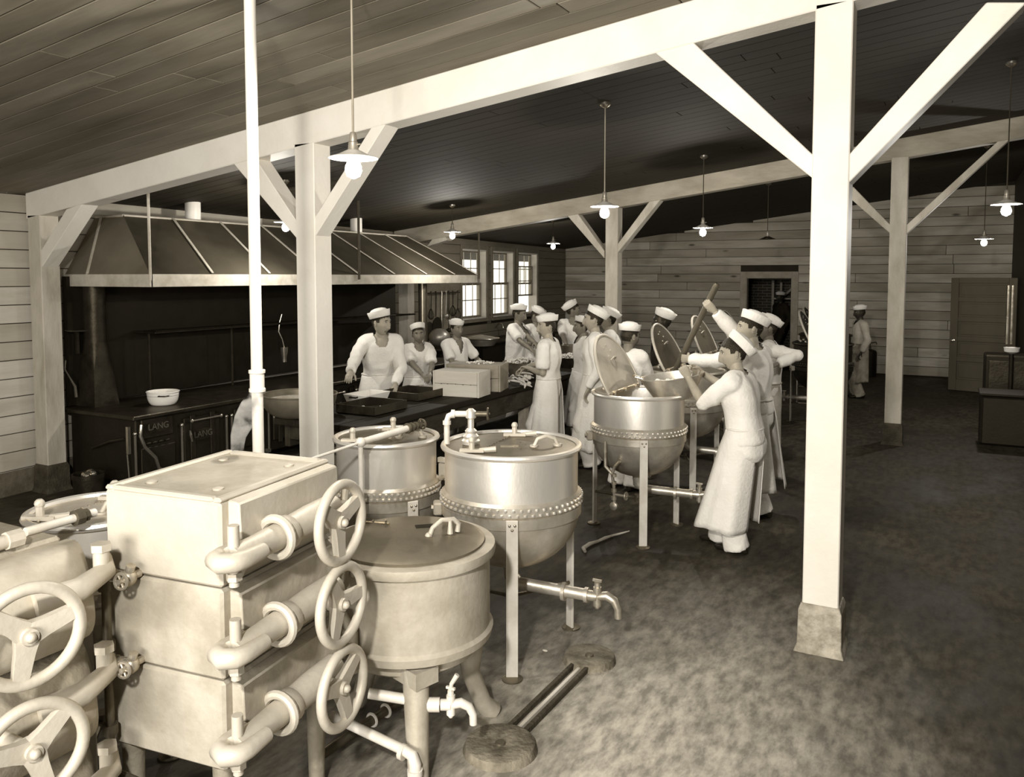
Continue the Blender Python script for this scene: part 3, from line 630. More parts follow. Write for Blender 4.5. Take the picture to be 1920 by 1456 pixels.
# second steamer at the picture's left edge
A2 = V((-2.66, 1.14, 0)); S2Z = (1.205, .855, .505, .155); f2 = V((0.0, 1, 0)); o2 = V((1, 0, 0))
t = thing('steam_cooker', 'second steam cooker with bulging rounded doors, beside the taller silver one', 'steamer', A2+V((-.25, .3, 0)), 'compartment steam cookers')
def Q3(f, o, z): return A2+f2*f+o2*o+V((0, 0, z))
obj('cabinet', MB().bb((A2.x-.40, A2.y-.05, .16), (A2.x-.02, A2.y+.55, 1.205)), alud, t, 0, .012)
for k in range(3):
    z1, z0 = S2Z[k], S2Z[k+1]; hgt = z1-z0
    rings = []
    for f, sc in ((0, .55), (.03, .85), (.1, 1), (.46, 1), (.53, .9), (.57, .6)):
        ring = []
        for i in range(17): a = PI*i/16; ring.append(Q3(f, -.01+sc*(.05+.15*math.sin(a)**.8*(1-.35*math.cos(a))), z0+hgt*.5+hgt*.47*math.cos(a)*(.92+.08*sc)))
        ring += [Q3(f, -.03, z0+.02), Q3(f, -.03, z1-.02)]; rings.append(ring)
    dr = obj('door', MB().loft(rings), alu2 if k == 0 else alud, t, 50)
    mb = MB(); zc = z1-.13
    mb.tube([Q3(.33, .17, zc), Q3(.46, .20, zc+.01), Q3(.58, .17, zc+.03), Q3(.64, .08, zc+.04)], [.045, .040, .032, .022], 12); mb.cyl(Q3(.57, .16, zc+.03), Q3(.57, .16, zc+.10), .026, n=12); mb.cyl(Q3(.57, .16, zc+.10), Q3(.57, .16, zc+.125), .034, n=6); obj('clamp_arm', mb, alu, dr, 50)
    mb = MB().tube([Q3(.1, .17, z0+.10), Q3(.5, .17, z0+.10)], .022, 10); obj('door_rib', mb, alu2, dr)
    hub = Q3(.22, .33, zc-.02); obj('spindle', MB().cyl(Q3(.22, .12, zc-.02), hub, .022, n=12), alu, dr)
    handwheel(t, hub, V((.97, -.22, 0)), .14, .3+.5*k, dr)
mb = MB().tube([Q3(0, -.02, 1.235), Q3(.2, -.02, 1.235), Q3(.40, -.02, 1.24)], [.022, .024, .022], 10); mb.cyl(Q3(.36, -.02, 1.24), Q3(.41, -.02, 1.24), .03, n=8); obj('top_pipe', mb, alu, t)
for f, o in ((0, -.34), (.5, -.34), (0, -.08), (.5, -.08)): obj('leg', MB().cyl(Q3(f, o, 0), Q3(f, o, .28), .03, n=10), alud, t)
# pale pipe behind, over the small kettle
t = thing('union_pipe', 'pale pipe with a black union crossing above the small kettle lid', 'pipe', onz(100, 985, 1.2))
a, b = onz(48, 997, 1.22), onz(178, 960, 1.22); dv = (b-a).normalized(); obj('pipe_run', MB().cyl(a, b, .016, n=10), pipe_m, t)
obj('union', MB().cyl(a+(b-a)*.68, a+(b-a)*.80, .030, n=8).cyl(a+(b-a)*.80, a+(b-a)*.88, .024, n=8), pipe_d, t)

# tall pipe, floor pipes, drain covers
t = thing('vertical_pipe', 'tall white painted pipe with one coupling, rising behind the steam cooker', 'pipe', (-3.06, 2.97, 0))
obj('pipe_shaft', MB().cyl((-3.06, 2.97, 0), (-3.06, 2.97, ceil_z(-3.06)+.02), .0285, n=18), white, t)
zc = 2.1-(715-518)*4.05/1520
obj('coupling', MB().lathe([(.03, zc-.058), (.041, zc-.055), (.041, zc-.04), (.036, zc-.035), (.036, zc+.035), (.041, zc+.04), (.041, zc+.055), (.03, zc+.058)], (-3.06, 2.97, 0), 18, caps=False), white, t)
t = thing('elbow_pipe', 'pale pipe with elbow turning down into the floor below the steam cooker', 'pipe', onz(755, 1400))
g = V((-1.86, 2.62, 0)); obj('pipe_run', MB().tube([g+V((-.42, -.02, .22)), g+V((-.05, 0, .16)), g+V((-.012, 0, .15)), g+V((0, 0, .12)), g], [.021, .021, .024, .026, .022], 12).cyl(g+V((0, 0, .07)), g+V((0, 0, .095)), .032, n=12).cyl(g+V((-.07, 0, .152)), g+V((-.05, 0, .15)), .032, n=12), pipe_m, t)
t = thing('drain_line', 'pipe with ringed coupling lying on the floor behind the cast pot leg', 'pipe', onz(720, 1330))
a, b = onz(660, 1375, .06), onz(762, 1305, .06); obj('pipe_run', MB().cyl(a+(a-b)*.5, b+(b-a)*.3, .022, n=12), pipe_d, t); [obj('ring', MB().torus(a+(b-a)*q, b-a, .028, .007, 16, 6), pipe_m, t) for q in (.35, .6)]
t = thing('floor_drain', 'two round concrete drain pads joined by a narrow channel in the floor', 'drain', (-1.69, 3.5, 0))
d1, d2 = onz(1105, 1238), onz(938, 1405); dv = (d2-d1).normalized(); sv = V((-dv.y, dv.x, 0))
for c_, r_ in ((d1, .135), (d2, .155)):
    o = obj('pad', MB().lathe([(r_*1.08, 0), (r_*1.03, .02), (r_, .034), (r_*.94, .038), (r_*.3, .030), (.02, .028)], c_, 40), concrete, t)
    obj('pad_knob', MB().lathe([(.024, .028), (.022, .037), (.008, .04)], c_, 14), mat('dull_iron', .12, .5, .4, var=.5), o)
for off, wd, m_, hh in ((-.042, .022, dark_plinth, .030), (0, .018, litter, .022), (.040, .022, dark_plinth, .030)):
    a, b = d1+dv*.11+sv*off, d2-dv*.13+sv*off; obj('channel_rail', MB().prism([a-sv*wd/2, a+sv*wd/2, b+sv*wd/2, b-sv*wd/2], (0, 0, hh)), m_, t, 0, .003)
mb = MB(); pts = [onz(x, y, .012) for x, y in ((1097, 1033), (1094, 1027), (1106, 1019), (1122, 1014), (1135, 1008), (1150, 1003), (1166, 999), (1180, 995))]
tag(obj('vegetable_peel', mb.tube(pts, [.012, .016, .016, .012, .014, .009, .008, .004], 8), litter), 'long pale vegetable peel lying on the floor in front of the open kettle', 'peel')
tag(obj('nail_scrap', MB().ball(onz(1022, 1219, .006), (.016, .008, .006)), litter), 'tiny pale scrap on the floor beside the bright kettle leg', 'scrap')

# ------------------------------------------------------------------ cooking hood
HX, HY0, HY1, HB = -6.6, 5.1, 11.1, 2.0
TX, TY0, TY1, TZ = -7.45, 5.46, 10.35, 2.72
t = thing('cooking_hood', 'long dark sheet-metal hood with pale ribs hanging over the range', 'hood', (HX-.6, 8, HB))
bz = HB+.122; back = lambda Y: WA.x+(Y-WA.y)*(WB.x-WA.x)/(WB.y-WA.y)+.03
def panel(name, q, m=tin): return obj(name, MB().add(q, [tuple(range(len(q)))]), m, t, 0, solid=.006)
ribY = [onx(x, 513, HX).y for x in (398, 505, 595, 672, 739, 799, 852)]
ys = [HY0]+ribY+[HY1]
def top_y(Y): return TY0+(Y-HY0)/(HY1-HY0)*(TY1-TY0)
for a, b in zip(ys, ys[1:]):
    ta, tb = max(TY0, min(TY1, top_y(a))), max(TY0, min(TY1, top_y(b)))
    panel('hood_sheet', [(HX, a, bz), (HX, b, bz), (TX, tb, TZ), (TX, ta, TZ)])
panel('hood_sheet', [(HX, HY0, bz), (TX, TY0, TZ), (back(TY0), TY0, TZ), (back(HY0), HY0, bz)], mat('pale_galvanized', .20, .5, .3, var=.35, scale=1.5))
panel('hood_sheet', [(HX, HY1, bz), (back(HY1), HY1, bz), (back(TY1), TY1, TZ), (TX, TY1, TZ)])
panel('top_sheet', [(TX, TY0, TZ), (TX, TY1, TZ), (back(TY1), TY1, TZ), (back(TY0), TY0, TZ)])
mb = MB().bb((HX-.02, HY0, HB), (HX+.01, HY1, bz)); obj('front_band', mb, tin_l, t, 0, .003)
obj('end_band', MB().bb((back(HY0), HY0-.01, HB), (HX+.01, HY0+.02, bz)), tin_l, t, 0, .003)
obj('end_band', MB().bb((back(HY1), HY1-.02, HB), (HX+.01, HY1+.01, bz)), tin_l, t, 0, .003)
nrm = V((TZ-bz, 0, HX-TX)).normalized()*.012
for Y in ribY+[HY1-.01]:
    a, b = V((HX, Y, bz))+nrm, V((TX, max(TY0, min(TY1, top_y(Y))), TZ))+nrm; mb = MB(); s = V((0, .014, 0)); mb.prism([a-s, a+s, b+s, b-s], nrm*.6); obj('rib', mb, tin_l, t, 0)
obj('top_rib', MB().cyl((TX, TY0, TZ), (TX, TY1, TZ), .016, n=8), tin_l, t)
obj('end_rib', MB().cyl((back(HY0)+.35, HY0, bz), (back(TY0)+.1, TY0, TZ), .018, n=8), tin_l, t); obj('end_rib', MB().cyl((TX, TY0, TZ), (back(TY0), TY0, TZ), .016, n=8), tin_l, t)
for x in (279, 671, 896):
    p = onx(x, 515, HX+.0); obj('hanger_rod', MB().cyl((HX+.02, p.y, bz-.06), (HX+.02, p.y, ceil_z(HX)+.03), .013 if x < 500 else .016, n=8), tin_l if x < 500 else cord_d, t)
for x, y_, r in ((362, 396, .085), (668, 423, .085)):
    p = onx(x, y_+14, TX-.12); obj('vent_collar', MB().lathe([(r*.95, TZ), (r, TZ+.01), (r, ceil_z(p.x)+.04), (r*.9, ceil_z(p.x)+.05)], (p.x, p.y, 0), 24), shade_m, t)

# ------------------------------------------------------------------ range
RZ = .79; RX = -6.74
t = thing('cooking_range', 'long black iron kitchen range with towel rails, under the hood', 'range', (RX-.5, 7.5, 0))
rb = lambda Y: back(Y)+.10
obj('body', MB().bb((-7.72, 5.0, .12), (RX, 10.9, RZ-.04)), iron, t, 0, .01)
obj('cooktop', MB().bb((-7.78, 4.93, RZ-.04), (RX+.07, 10.95, RZ)), iron2, t, 0, .008)
obj('back_guard', MB().prism([(-7.86, 5.05, RZ), (-7.80, 5.05, RZ), (-8.06, 10.9, RZ), (-8.12, 10.9, RZ)], (0, 0, HB-RZ+.1)), iron, t, 0)
sh = obj('plate_shelf', MB().bb((-7.83, 5.8, 1.49), (-7.45, 10.6, 1.505)), iron2, t, 0, .003)
obj('shelf_rail', MB().cyl((-7.45, 5.8, 1.512), (-7.45, 10.6, 1.512), .008, n=8), iron2, t)
for Y in (5.85, 7.0, 8.2): obj('shelf_bracket', MB().cyl((-7.62, Y, RZ), (-7.62, Y, 1.49), .014, n=8), iron2, t)
def yfront(x, y=820): return onx(x, y, RX).y
def oven(name, xa, xb, z0, z1, kind):
    ya, yb = yfront(xa), yfront(xb); mb = MB().bb((RX, ya, z0), (RX+.03, yb, z1)); d = obj(name, mb, iron2 if kind == 'fire' else iron, t, 0, .008)
    ym = (ya+yb)/2
    if kind == 'oven':
        for Y in (ya+.1, yb-.1): obj('hinge_strap', MB().bb((RX+.03, Y-.03, z0-.03), (RX+.042, Y+.03, z1+.02)), iron2, d, 0, .003)
        obj('towel_rail', MB().cyl((RX+.085, ya+.05, z1-.03), (RX+.085, yb-.03, z1-.03), .010, n=10).ball((RX+.085, ya+.05, z1-.03), .02, 8, 6).ball((RX+.085, yb-.03, z1-.03), .02, 8, 6).cyl((RX, ya+.08, z1-.03), (RX+.085, ya+.08, z1-.03), .009, n=6).cyl((RX, yb-.06, z1-.03), (RX+.085, yb-.06, z1-.03), .009, n=6), nickel, d)
        zc_ = (z0+z1)/2+.03
        obj('latch', MB().tube([(RX+.05, ym-.17, zc_+.06), (RX+.07, ym-.18, zc_+.02), (RX+.065, ym-.16, zc_-.05)], [.008, .014, .010], 8), nickel, d)
    else: zc_ = z0+(z1-z0)*.55
    pl = MB(); n = 20; pl.prism([(RX+.034, ym+.13*math.copysign(abs(math.cos(a))**.7, math.cos(a)), zc_+.055*math.copysign(abs(math.sin(a))**.7, math.sin(a))) for a in [2*PI*i/n for i in range(n)]], (.006, 0, 0)); obj('maker_plate', pl, iron2, d, 0)
    cu = bpy.data.curves.new('lettering', 'FONT'); cu.body = 'LANG'; cu.size = .088; cu.extrude = .003; cu.align_x = 'CENTER'; cu.align_y = 'CENTER'
    tx = bpy.data.objects.new('lettering', cu); COL.objects.link(tx); me = None
    dg = bpy.context.evaluated_depsgraph_get(); me = bpy.data.meshes.new_from_object(tx.evaluated_get(dg)); COL.objects.unlink(tx); bpy.data.objects.remove(tx)
    me.transform(Matrix.Translation((RX+.041, ym, zc_)) @ Matrix.Rotation(PI/2, 4, 'Z') @ Matrix.Rotation(PI/2, 4, 'X')); me.materials.clear()
    obj('lettering', me, nickel, d, 0)
oven('fire_door', 262, 322, .55, .74, 'fire')
mb = MB().bb((RX, yfront(262), .20), (RX+.02, yfront(326), .46)); obj('ash_door', mb, iron, t, 0, .006)
mb = MB(); [mb.ball((RX+.02, yfront(x), .50), (.012, .03, .012)) for x in (276, 288, 300, 312)]; obj('draft_slides', mb, iron2, t)
for xa, xb in ((342, 409), (437, 492)): oven('oven_door', xa, xb, .24, .68, 'oven')
for xa, xb in ((510, 545), (556, 590), (610, 640), (655, 685)): oven('oven_door', xa, xb, .24, .68, 'oven')
for x in (249, 337, 421, 431, 500): Y = yfront(x); obj('nickel_strip', MB().cyl((RX+.035, Y, .16), (RX+.035, Y, .62), .012, n=8).ball((RX+.035, Y, .62), .02, 8, 5).box((RX+.02, Y, .14), (.04, .05, .04)), nickel, t)
obj('front_rail', MB().tube([(RX+.06, 5.02, .70), (RX+.07, 5.0, .6), (RX+.05, 5.06, .48), (RX+.07, 5.16, .36), (RX+.06, 5.2, .25), (RX+.05, 5.28, .20)], .016, 8), nickel, t)
obj('damper_rod', MB().tube([(-7.35, 4.97, .42), (-7.05, 4.96, .52), (-6.85, 4.965, .56)], .014, 8), iron2, t); obj('end_plate', MB().bb((-6.82, 4.955, .42), (-6.79, 4.985, .68)), nickel, t, 0); obj('poker_hook', MB().cyl((-6.80, 4.95, .42), (-6.76, 4.94, .12), .007, n=6), nickel, t)
obj('foot_block', MB().bb((-6.95, 4.98, 0), (-6.66, 5.3, .12)), iron2, t, 0, .01); obj('foot_block', MB().bb((-6.95, 10.5, 0), (-6.66, 10.9, .12)), iron2, t, 0, .01); obj('foot_block', MB().bb((-7.7, 5.05, 0), (-7.4, 10.9, .12)), iron, t, 0, .01)
fp = onx(181, 700, -7.66)
st = thing('stove_pipe', 'dark round stovepipe with tapered foot rising from the range beside the wall post', 'pipe', (fp.x, fp.y, RZ))
obj('pipe_shaft', MB().cyl((fp.x, fp.y, 1.42), (fp.x, fp.y, HB+.08), .105, n=32), iron2, st, 60)
n = 32; rings = []
for k in range(5):
    u = k/4; rings.append([V((fp.x+(1-u)*.16*max(-1, min(1, 1.4*math.cos(a)))+u*.107*math.cos(a), fp.y+(1-u)*.14*max(-1, min(1, 1.4*math.sin(a)))+u*.107*math.sin(a), RZ+(1.43-RZ)*u)) for a in [2*PI*j/n for j in range(n)]])
obj('tapered_foot', MB().loft(rings), iron2, st, 30)
st2 = thing('stove_pipe', 'thin shining stovepipe behind the man in the upturned cap', 'pipe', (-7.5, 9.9, RZ)); p = onx(793, 620, -7.3)
obj('pipe_shaft', MB().cyl((p.x, p.y, RZ), (p.x, p.y, HB+.2), .07, n=24), mat('bright_pipe', .30, .3, .8, var=.3), st2, 60)
st2.location = (p.x, p.y, RZ); PINV[st2.name] = Matrix.Translation((-p.x, -p.y, -RZ))
for ch in st2.children: ch.matrix_parent_inverse = PINV[st2.name]
def bowl_thing(name, label, cat, c, r, h, m, m_in=None, foot=.62, group=None, lipr=.012, handles=True):
    t = thing(name, label, cat, c, group)
    prof = [(.01, 0), (r*foot, 0)]+[(r*(foot+(1-foot)*math.sin(a)**.9), h*(1-math.cos(a))) for a in [PI/2*i/7 for i in range(1, 8)]]
    o = obj('bowl', MB().lathe(prof+[(r-.006, h)]+[(max(q[0]-.006, .01), q[1]+.006) for q in prof[::-1]], c, 40), m, t)
    obj('rim', MB().torus(V(c)+V((0, 0, h)), (0, 0, 1), r, lipr*.6, 40, 6), m, t)
    return t
b = onz(306, 758, RZ); b.z = RZ
t = bowl_thing('enamel_basin', 'white enamel basin standing on the black range top', 'basin', b, .155, .135, enamel)
e = b-fr*.155+RT*.03+V((0, 0, .11)); 
obj('handle', MB().tube([e, e-fr*.03, e-fr*.03+RT*.07, e+RT*.09+fr*.01], .006, 6), iron, t)
obj('rim_line', MB().torus(b+V((0, 0, .10)), (0, 0, 1), .151, .003, 40, 5), iron, t)
# things hanging or standing on the range's back
p = onx(533, 665, -7.45); t = thing('hanging_ladle', 'bright ladle cup with thin hooked handle above the mixing bowl', 'ladle', p)
obj('cup', MB().lathe([(.05, .10), (.045, .03), (.03, -.03), (.028, -.09), (.01, -.09)], p, 18), nickel, t); obj('handle', MB().tube([p+V((0, 0, .10)), p+V((-.01, -.02, .2)), p+V((-.03, -.06, .3)), p+V((-.02, -.05, .42)), p+V((0, -.03, .52))], .007, 6), nickel, t)
p = onx(137, 715, -7.72); t = thing('hanging_skimmer', 'long curved iron poker hanging between wall post and stovepipe', 'poker', p); obj('handle', MB().tube([p+V((0, .03, -.16)), p+V((0, .02, -.05)), p+V((0, -.03, .04)), p+V((0, -.08, .13)), p+V((0, -.07, .22))], [.016, .014, .008, .007, .006], 8), nickel, t)
p = onx(146, 622, -7.72); t = thing('wall_bracket_plate', 'small dish on a bracket beside the stovepipe', 'dish', p); obj('plate', MB().lathe([(.01, 0), (.10, .005), (.12, .02), (.115, .022), (.01, .01)], p, 24), nickel, t); obj('bracket', MB().bb((p.x-.02, p.y-.02, p.z-.22), (p.x+.005, p.y+.01, p.z)), iron2, t, 0)
# bucket by the wall post
b = onz(128, 925); t = thing('metal_bucket', 'battered metal bucket on the floor by the left wall post', 'bucket', b)
b.x, b.y = -6.9, 4.62; t.location = b; PINV[t.name] = Matrix.Translation(-b)
obj('pail', MB().lathe([(.01, 0), (.11, 0), (.135, .26), (.142, .262), (.142, .30), (.128, .30), (.105, .02), (.01, .02)], b, 28), iron2, t); mb = MB(); [mb.ball(b+V((random.uniform(-.07, .07), random.uniform(-.07, .07), .285)), random.uniform(.02, .04), 8, 6) for _ in range(9)]; obj('refuse', mb, nickel, t)

# ------------------------------------------------------------------ preparation table
TZ_ = .85; tx0, tx1, ty0, ty1 = -5.24, -4.26, 5.27, 10.95
t = thing('work_table', 'long heavy dark wooden work table where the men prepare vegetables', 'table', (-4.75, 8.4, 0))
for i in range(4): w_ = (tx1-tx0)/4; obj('top_plank', MB().bb((tx0+w_*i+.002, ty0, TZ_-.06), (tx0+w_*(i+1)-.002, ty1, TZ_)), table_m, t, 0, .006)
obj('side_apron', MB().bb((tx1-.09, ty0+.10, TZ_-.27), (tx1-.03, ty1-.1, TZ_-.06)), rough_w, t, 0, .006); obj('side_apron', MB().bb((tx0+.03, ty0+.1, TZ_-.27), (tx0+.09, ty1-.1, TZ_-.06)), rough_w, t, 0, .006)
obj('end_apron', MB().bb((tx0+.09, ty0+.1, TZ_-.2), (tx1-.09, ty0+.16, TZ_-.06)), rough_w, t, 0, .006)
for x in (tx0+.10, tx1-.16):
    for y_ in (ty0+.35, 8.35, ty1-.3): obj('leg', MB().bb((x, y_, 0), (x+.10, y_+.10, TZ_-.1)), leg_w, t, 0, .008)
obj('under_shelf', MB().bb((tx0+.15, ty0+.4, .22), (tx1-.2, ty1-.3, .25)), table_m, t, 0)
b = V((-5.10, 5.45, TZ_))
t = bowl_thing('mixing_bowl', 'large floury mixing bowl on the end of the work table above the tub', 'bowl', b, .33, .20, pan_gr, foot=.45, lipr=.014)
obj('dough', MB().lathe([(.01, .10), (.12, .105), (.24, .125), (.293, .155), (.295, .15), (.24, .10), (.01, .08)], b, 32), pan_in, t)
t = thing('enamel_dish', 'white rectangular enamel dish under the bare-headed hand of the leaning man', 'dish', onz(665, 745, TZ_))
t['label'] = 'white enamel dish with turned rim, beside the two dark baking tins'
c = V((-5.06, 6.36, TZ_)); t.location = c; PINV[t.name] = Matrix.Translation(-c)
def tub(lo, hi, z0, z1, fl=.03, th=.008):
    mb = MB(); r4 = lambda a, b, f: [V((a[0]-f, a[1]-f, 0)), V((b[0]+f, a[1]-f, 0)), V((b[0]+f, b[1]+f, 0)), V((a[0]-f, b[1]+f, 0))]
    rs = [(0, z0), (fl, z1), (fl-th, z1), (-th, z0+th)]; return mb.loft([[p+V((0, 0, z)) for p in r4(lo, hi, f)] for f, z in rs])
obj('dish', tub((c.x-.11, c.y-.17), (c.x+.11, c.y+.17), TZ_, TZ_+.10), enamel, t, 0, .004); obj('handle', MB().tube([c+V((-.04, -.195, .08)), c+V((-.04, -.225, .08)), c+V((.04, -.225, .08)), c+V((.04, -.195, .08))], .007, 6), iron, t)
def tray(cx, cy, wx, wy, label, hh=.085, rot=0.):
    t = thing('baking_tin', label, 'baking tin', (cx, cy, TZ_), 'dark baking tins')
    for nm, lo, hi in (('bottom', (-wx/2, -wy/2, .004), (wx/2, wy/2, .012)), ('side_wall', (-wx/2, -wy/2, .004), (-wx/2+.006, wy/2, hh)), ('side_wall', (wx/2-.006, -wy/2, .004), (wx/2, wy/2, hh)), ('end_wall', (-wx/2, -wy/2, .004), (wx/2, -wy/2+.006, hh)), ('end_wall', (-wx/2, wy/2-.006, .004), (wx/2, wy/2, hh))):
        obj(nm, MB().bb(lo, hi), pan_m, t, 0, .002)
    for ch in t.children: ch.matrix_parent_inverse = Matrix()
    t.rotation_euler = (0, 0, rot)
    mb = MB(); [mb.ball((random.uniform(-.15, .15), random.uniform(-.15, .15), .018), random.uniform(.008, .018), 6, 5) for _ in range(9)]; o = obj('scraps', mb, veg_w, t, kind='stuff'); o.matrix_parent_inverse = Matrix()
    return t
tray(-4.70, 5.98, .44, .50, 'dark baking tin at the table edge beside the mixing bowl')
tray(-4.86, 6.86, .46, .48, 'dark baking tin under the leaning man, behind the enamel dish')
def crate(cx, cy, z0, wx, wy, hh, label, m, rot=0., lid=True):
    t = thing('wooden_crate', label, 'crate', (cx, cy, z0), 'wooden crates on the work table')
    for sgn in (-1, 1):
        for k in range(2): obj('side_plank', MB().bb((-wx/2+.012, sgn*wy/2-.006, hh*k/2+.002), (wx/2-.012, sgn*wy/2+.006, hh*(k+1)/2-.002)), m, t, 0, .002)
        obj('end_panel', MB().bb((sgn*wx/2-.010, -wy/2-.006, 0), (sgn*wx/2+.010, wy/2+.006, hh)), m, t, 0, .003)
    for k in range(2): obj('bottom_plank' if not lid else 'top_plank', MB().bb((-wx/2+.01, -wy/2+wy*k/2+.002, (hh-.012) if lid else .002), (wx/2-.01, -wy/2+wy*(k+1)/2-.002, hh if lid else .014)), m, t, 0, .002)
    mb = MB(); [mb.ball((wx*q, -wy/2-.007, hh*.5+random.uniform(-.004, .004)), (.007, .003, .004), 6, 4) for q in (-.32, -.18, 0, .17, .34)]; obj('knots', mb, iron, t)
    for ch in t.children: ch.matrix_parent_inverse = Matrix()
    t.rotation_euler = (0, 0, rot); return t
cc = onz(852, 752, TZ_); ca = onz(812, 742, TZ_); cb = onz(896, 747, TZ_); ce = onz(919, 738, TZ_)
cm = (ca+ce)/2; rr = math.atan2((cb-ca).y, (cb-ca).x)
crate(cm.x, cm.y, TZ_, (cb-ca).length*.99, .30, .265, 'pale clean wooden crate standing at the table edge', box_m, rr)
crate(cm.x-.08, cm.y+.46, TZ_, .60, .34, .29, 'darker wooden crate behind the pale one, with peelings on it', box_d, rr+.12)
# peelings and vegetables
def stuff_pile(name, c, rx, ry, n, h, m, label, cat, sz=(.012, .03)):
    mb = MB()
    for _ in range(n):
        a, q = random.uniform(0, 2*PI), math.sqrt(random.random()); p = V(c)+V((rx*q*math.cos(a), ry*q*math.sin(a), h*(1-q)*random.random()+.008)); R = Matrix.Rotation(random.uniform(0, PI), 3, 'Z') @ Matrix.Rotation(random.uniform(-.6, .6), 3, 'Y')
        mb.ball(p, (random.uniform(*sz), random.uniform(*sz)*.6, random.uniform(.005, .012)), 6, 5, R)
    return tag(obj(name, mb, m), label, cat, kind='stuff')
for i in range(34):
    q = onz(random.uniform(946, 992), random.uniform(698, 728), TZ_+.0); z = TZ_+.02+random.uniform(0, .10)*max(0, 1-abs(q.x+4.42)*4); q.z = z
    d = V((random.uniform(.3, 1), random.uniform(-1, .3), random.uniform(-.15, .25))).normalized(); mb = MB(); L_ = random.uniform(.05, .10)
    mb.tube([q-d*L_, q-d*L_*.3+V((0, 0, .008)), q+d*L_*.4+V((0, 0, .01)), q+d*L_], [.008, .014, .012, .005], 7)
    tag(obj('peeled_root', mb, veg_w), 'white peeled root in the heap beside the pale crate', 'vegetable', 'peeled roots heaped on the table')
for i in range(10):
    q = onz(random.uniform(978, 998), random.uniform(700, 722), TZ_+.025); tag(obj('onion', MB().ball(q+V((0, 0, random.uniform(0, .04))), (.026, .026, .024), 10, 7), veg_w), 'small white onion spilling from the heap of roots beside the standing man', 'onion', 'onions on the table')
def pan_of_veg(c, r, h, label, lv):
    t = thing('vegetable_pan', label, 'pan', c); obj('pan', MB().lathe([(.01, 0), (r*.72, 0), (r, h), (r+.02, h), (r+.02, h+.006), (r-.008, h), (r*.7, .01), (.01, .01)], c, 36), lv, t); mb = MB()
    for _ in range(140):
        a, q = random.uniform(0, 2*PI), math.sqrt(random.random())*.93; R = Matrix.Rotation(random.uniform(0, PI), 3, 'Z') @ Matrix.Rotation(random.uniform(-.6, .6), 3, 'Y')
        mb.ball(V(c)+V((r*q*math.cos(a), r*q*math.sin(a), h-.01+.05*(1-q)+random.uniform(0, .02))), (.025, .014, .01), 6, 5, R)
    obj('chopped_vegetables', mb, veg_w, t, kind='stuff')
pan_of_veg(V((-4.62, 8.92, TZ_+.02)), .26, .17, 'wide deep pan heaped with chopped vegetables in front of the peeling men', pan_gr)
pan_of_veg(V((-4.72, 8.28, TZ_)), .15, .09, 'shallow tin of white slices behind the heap of roots', pan_m)
pan_of_veg(V((-4.55, 10.2, TZ_)), .24, .14, 'pan of chopped vegetables on the table beside the man looking away', pan_m)
tag(obj('wet_pot', MB().lathe([(.01, 0), (.16, 0), (.18, .2), (.185, .26), (.17, .26), (.15, .02), (.01, .02)], (-4.75, 10.72, TZ_), 28), pan_gr), 'dull metal pot held on the table by the man looking away', 'pot')
stuff_pile('peelings', (cm.x-.05, cm.y+.48, TZ_+.285), .16, .12, 40, .03, veg_w, 'loose pale peelings scattered on the darker crate', 'peelings', (.01, .03))
stuff_pile('table_scraps', (-4.55, 7.62, TZ_-.004), .22, .5, 60, .004, veg_w, 'small scraps littering the table top around the crates', 'scraps', (.006, .014))
b = V((-5.0, 6.75, TZ_)); b = onz(800, 730, TZ_); t = thing('knife_plate', 'dark plate with peelings at the table in front of the man in the upturned cap', 'plate', b)
obj('plate', MB().lathe([(.01, 0), (.12, .004), (.16, .03), (.155, .034), (.01, .012)], b, 28), pan_m, t); mb = MB(); [mb.ball(b+V((random.uniform(-.08, .08), random.uniform(-.08, .08), .03)), (.03, .02, .012), 6, 5) for _ in range(14)]; obj('peelings', mb, veg_w, t)
b = V((-4.80, 5.46, 0)); t = thing('wooden_tub', 'staved wooden tub under the work table below the mixing bowl', 'tub', b)
for k in range(18):
    a0, a1 = 2*PI*k/18+.01, 2*PI*(k+1)/18-.01; q = []
    for z, r in ((0, .17), (.56, .20)): q += [b+ang(a0)*r+V((0, 0, z)), b+ang(a1)*r+V((0, 0, z)), b+ang(a1)*(r-.02)+V((0, 0, z)), b+ang(a0)*(r-.02)+V((0, 0, z))]
    obj('stave', MB().add(q, [(0, 1, 2, 3), (7, 6, 5, 4), (0, 4, 5, 1), (1, 5, 6, 2), (2, 6, 7, 3), (3, 7, 4, 0)]), barrel_m, t, 0)
for z, r in ((.12, .179), (.44, .196)): obj('hoop', MB().lathe([(r, z), (r+.006, z), (r+.007, z+.03), (r, z+.03)], b, 36, caps=False), iron2, t)
# sink counter below the windows
t = thing('sink_counter', 'dark counter with metal pans along the wall below the windows', 'counter', (-7.9, 13, 0))
obj('counter_body', MB().prism([wp(7.6, 0, .02), wp(12.8, 0, .02), wp(12.8, 0, .62), wp(7.6, 0, .62)], (0, 0, .80)), iron, t, 0, .01); obj('counter_top', MB().prism([wp(7.55, .80, .0), wp(12.85, .80, .0), wp(12.85, .80, .68), wp(7.55, .80, .68)], (0, 0, .035)), iron2, t, 0, .006)
obj('water_pipe', MB().tube([wp(10.9, 1.05, .05), wp(10.9, 1.12, .12), wp(10.9, 1.1, .2), wp(10.9, 1.02, .22)], .014, 8), nickel, t)
p = onx(902, 640, -7.55); p.z = .835
t = thing('copper_pan', 'shiny shallow pan lying on the counter below the windows', 'pan', p); obj('pan', MB().lathe([(.01, .0), (.24, 0), (.33, .12), (.335, .14), (.31, .13), (.22, .16), (.01, .20)], p, 36), steel2, t); obj('rim', MB().torus(p+V((0, 0, .13)), (0, 0, 1), .335, .012, 36, 6), nickel, t)
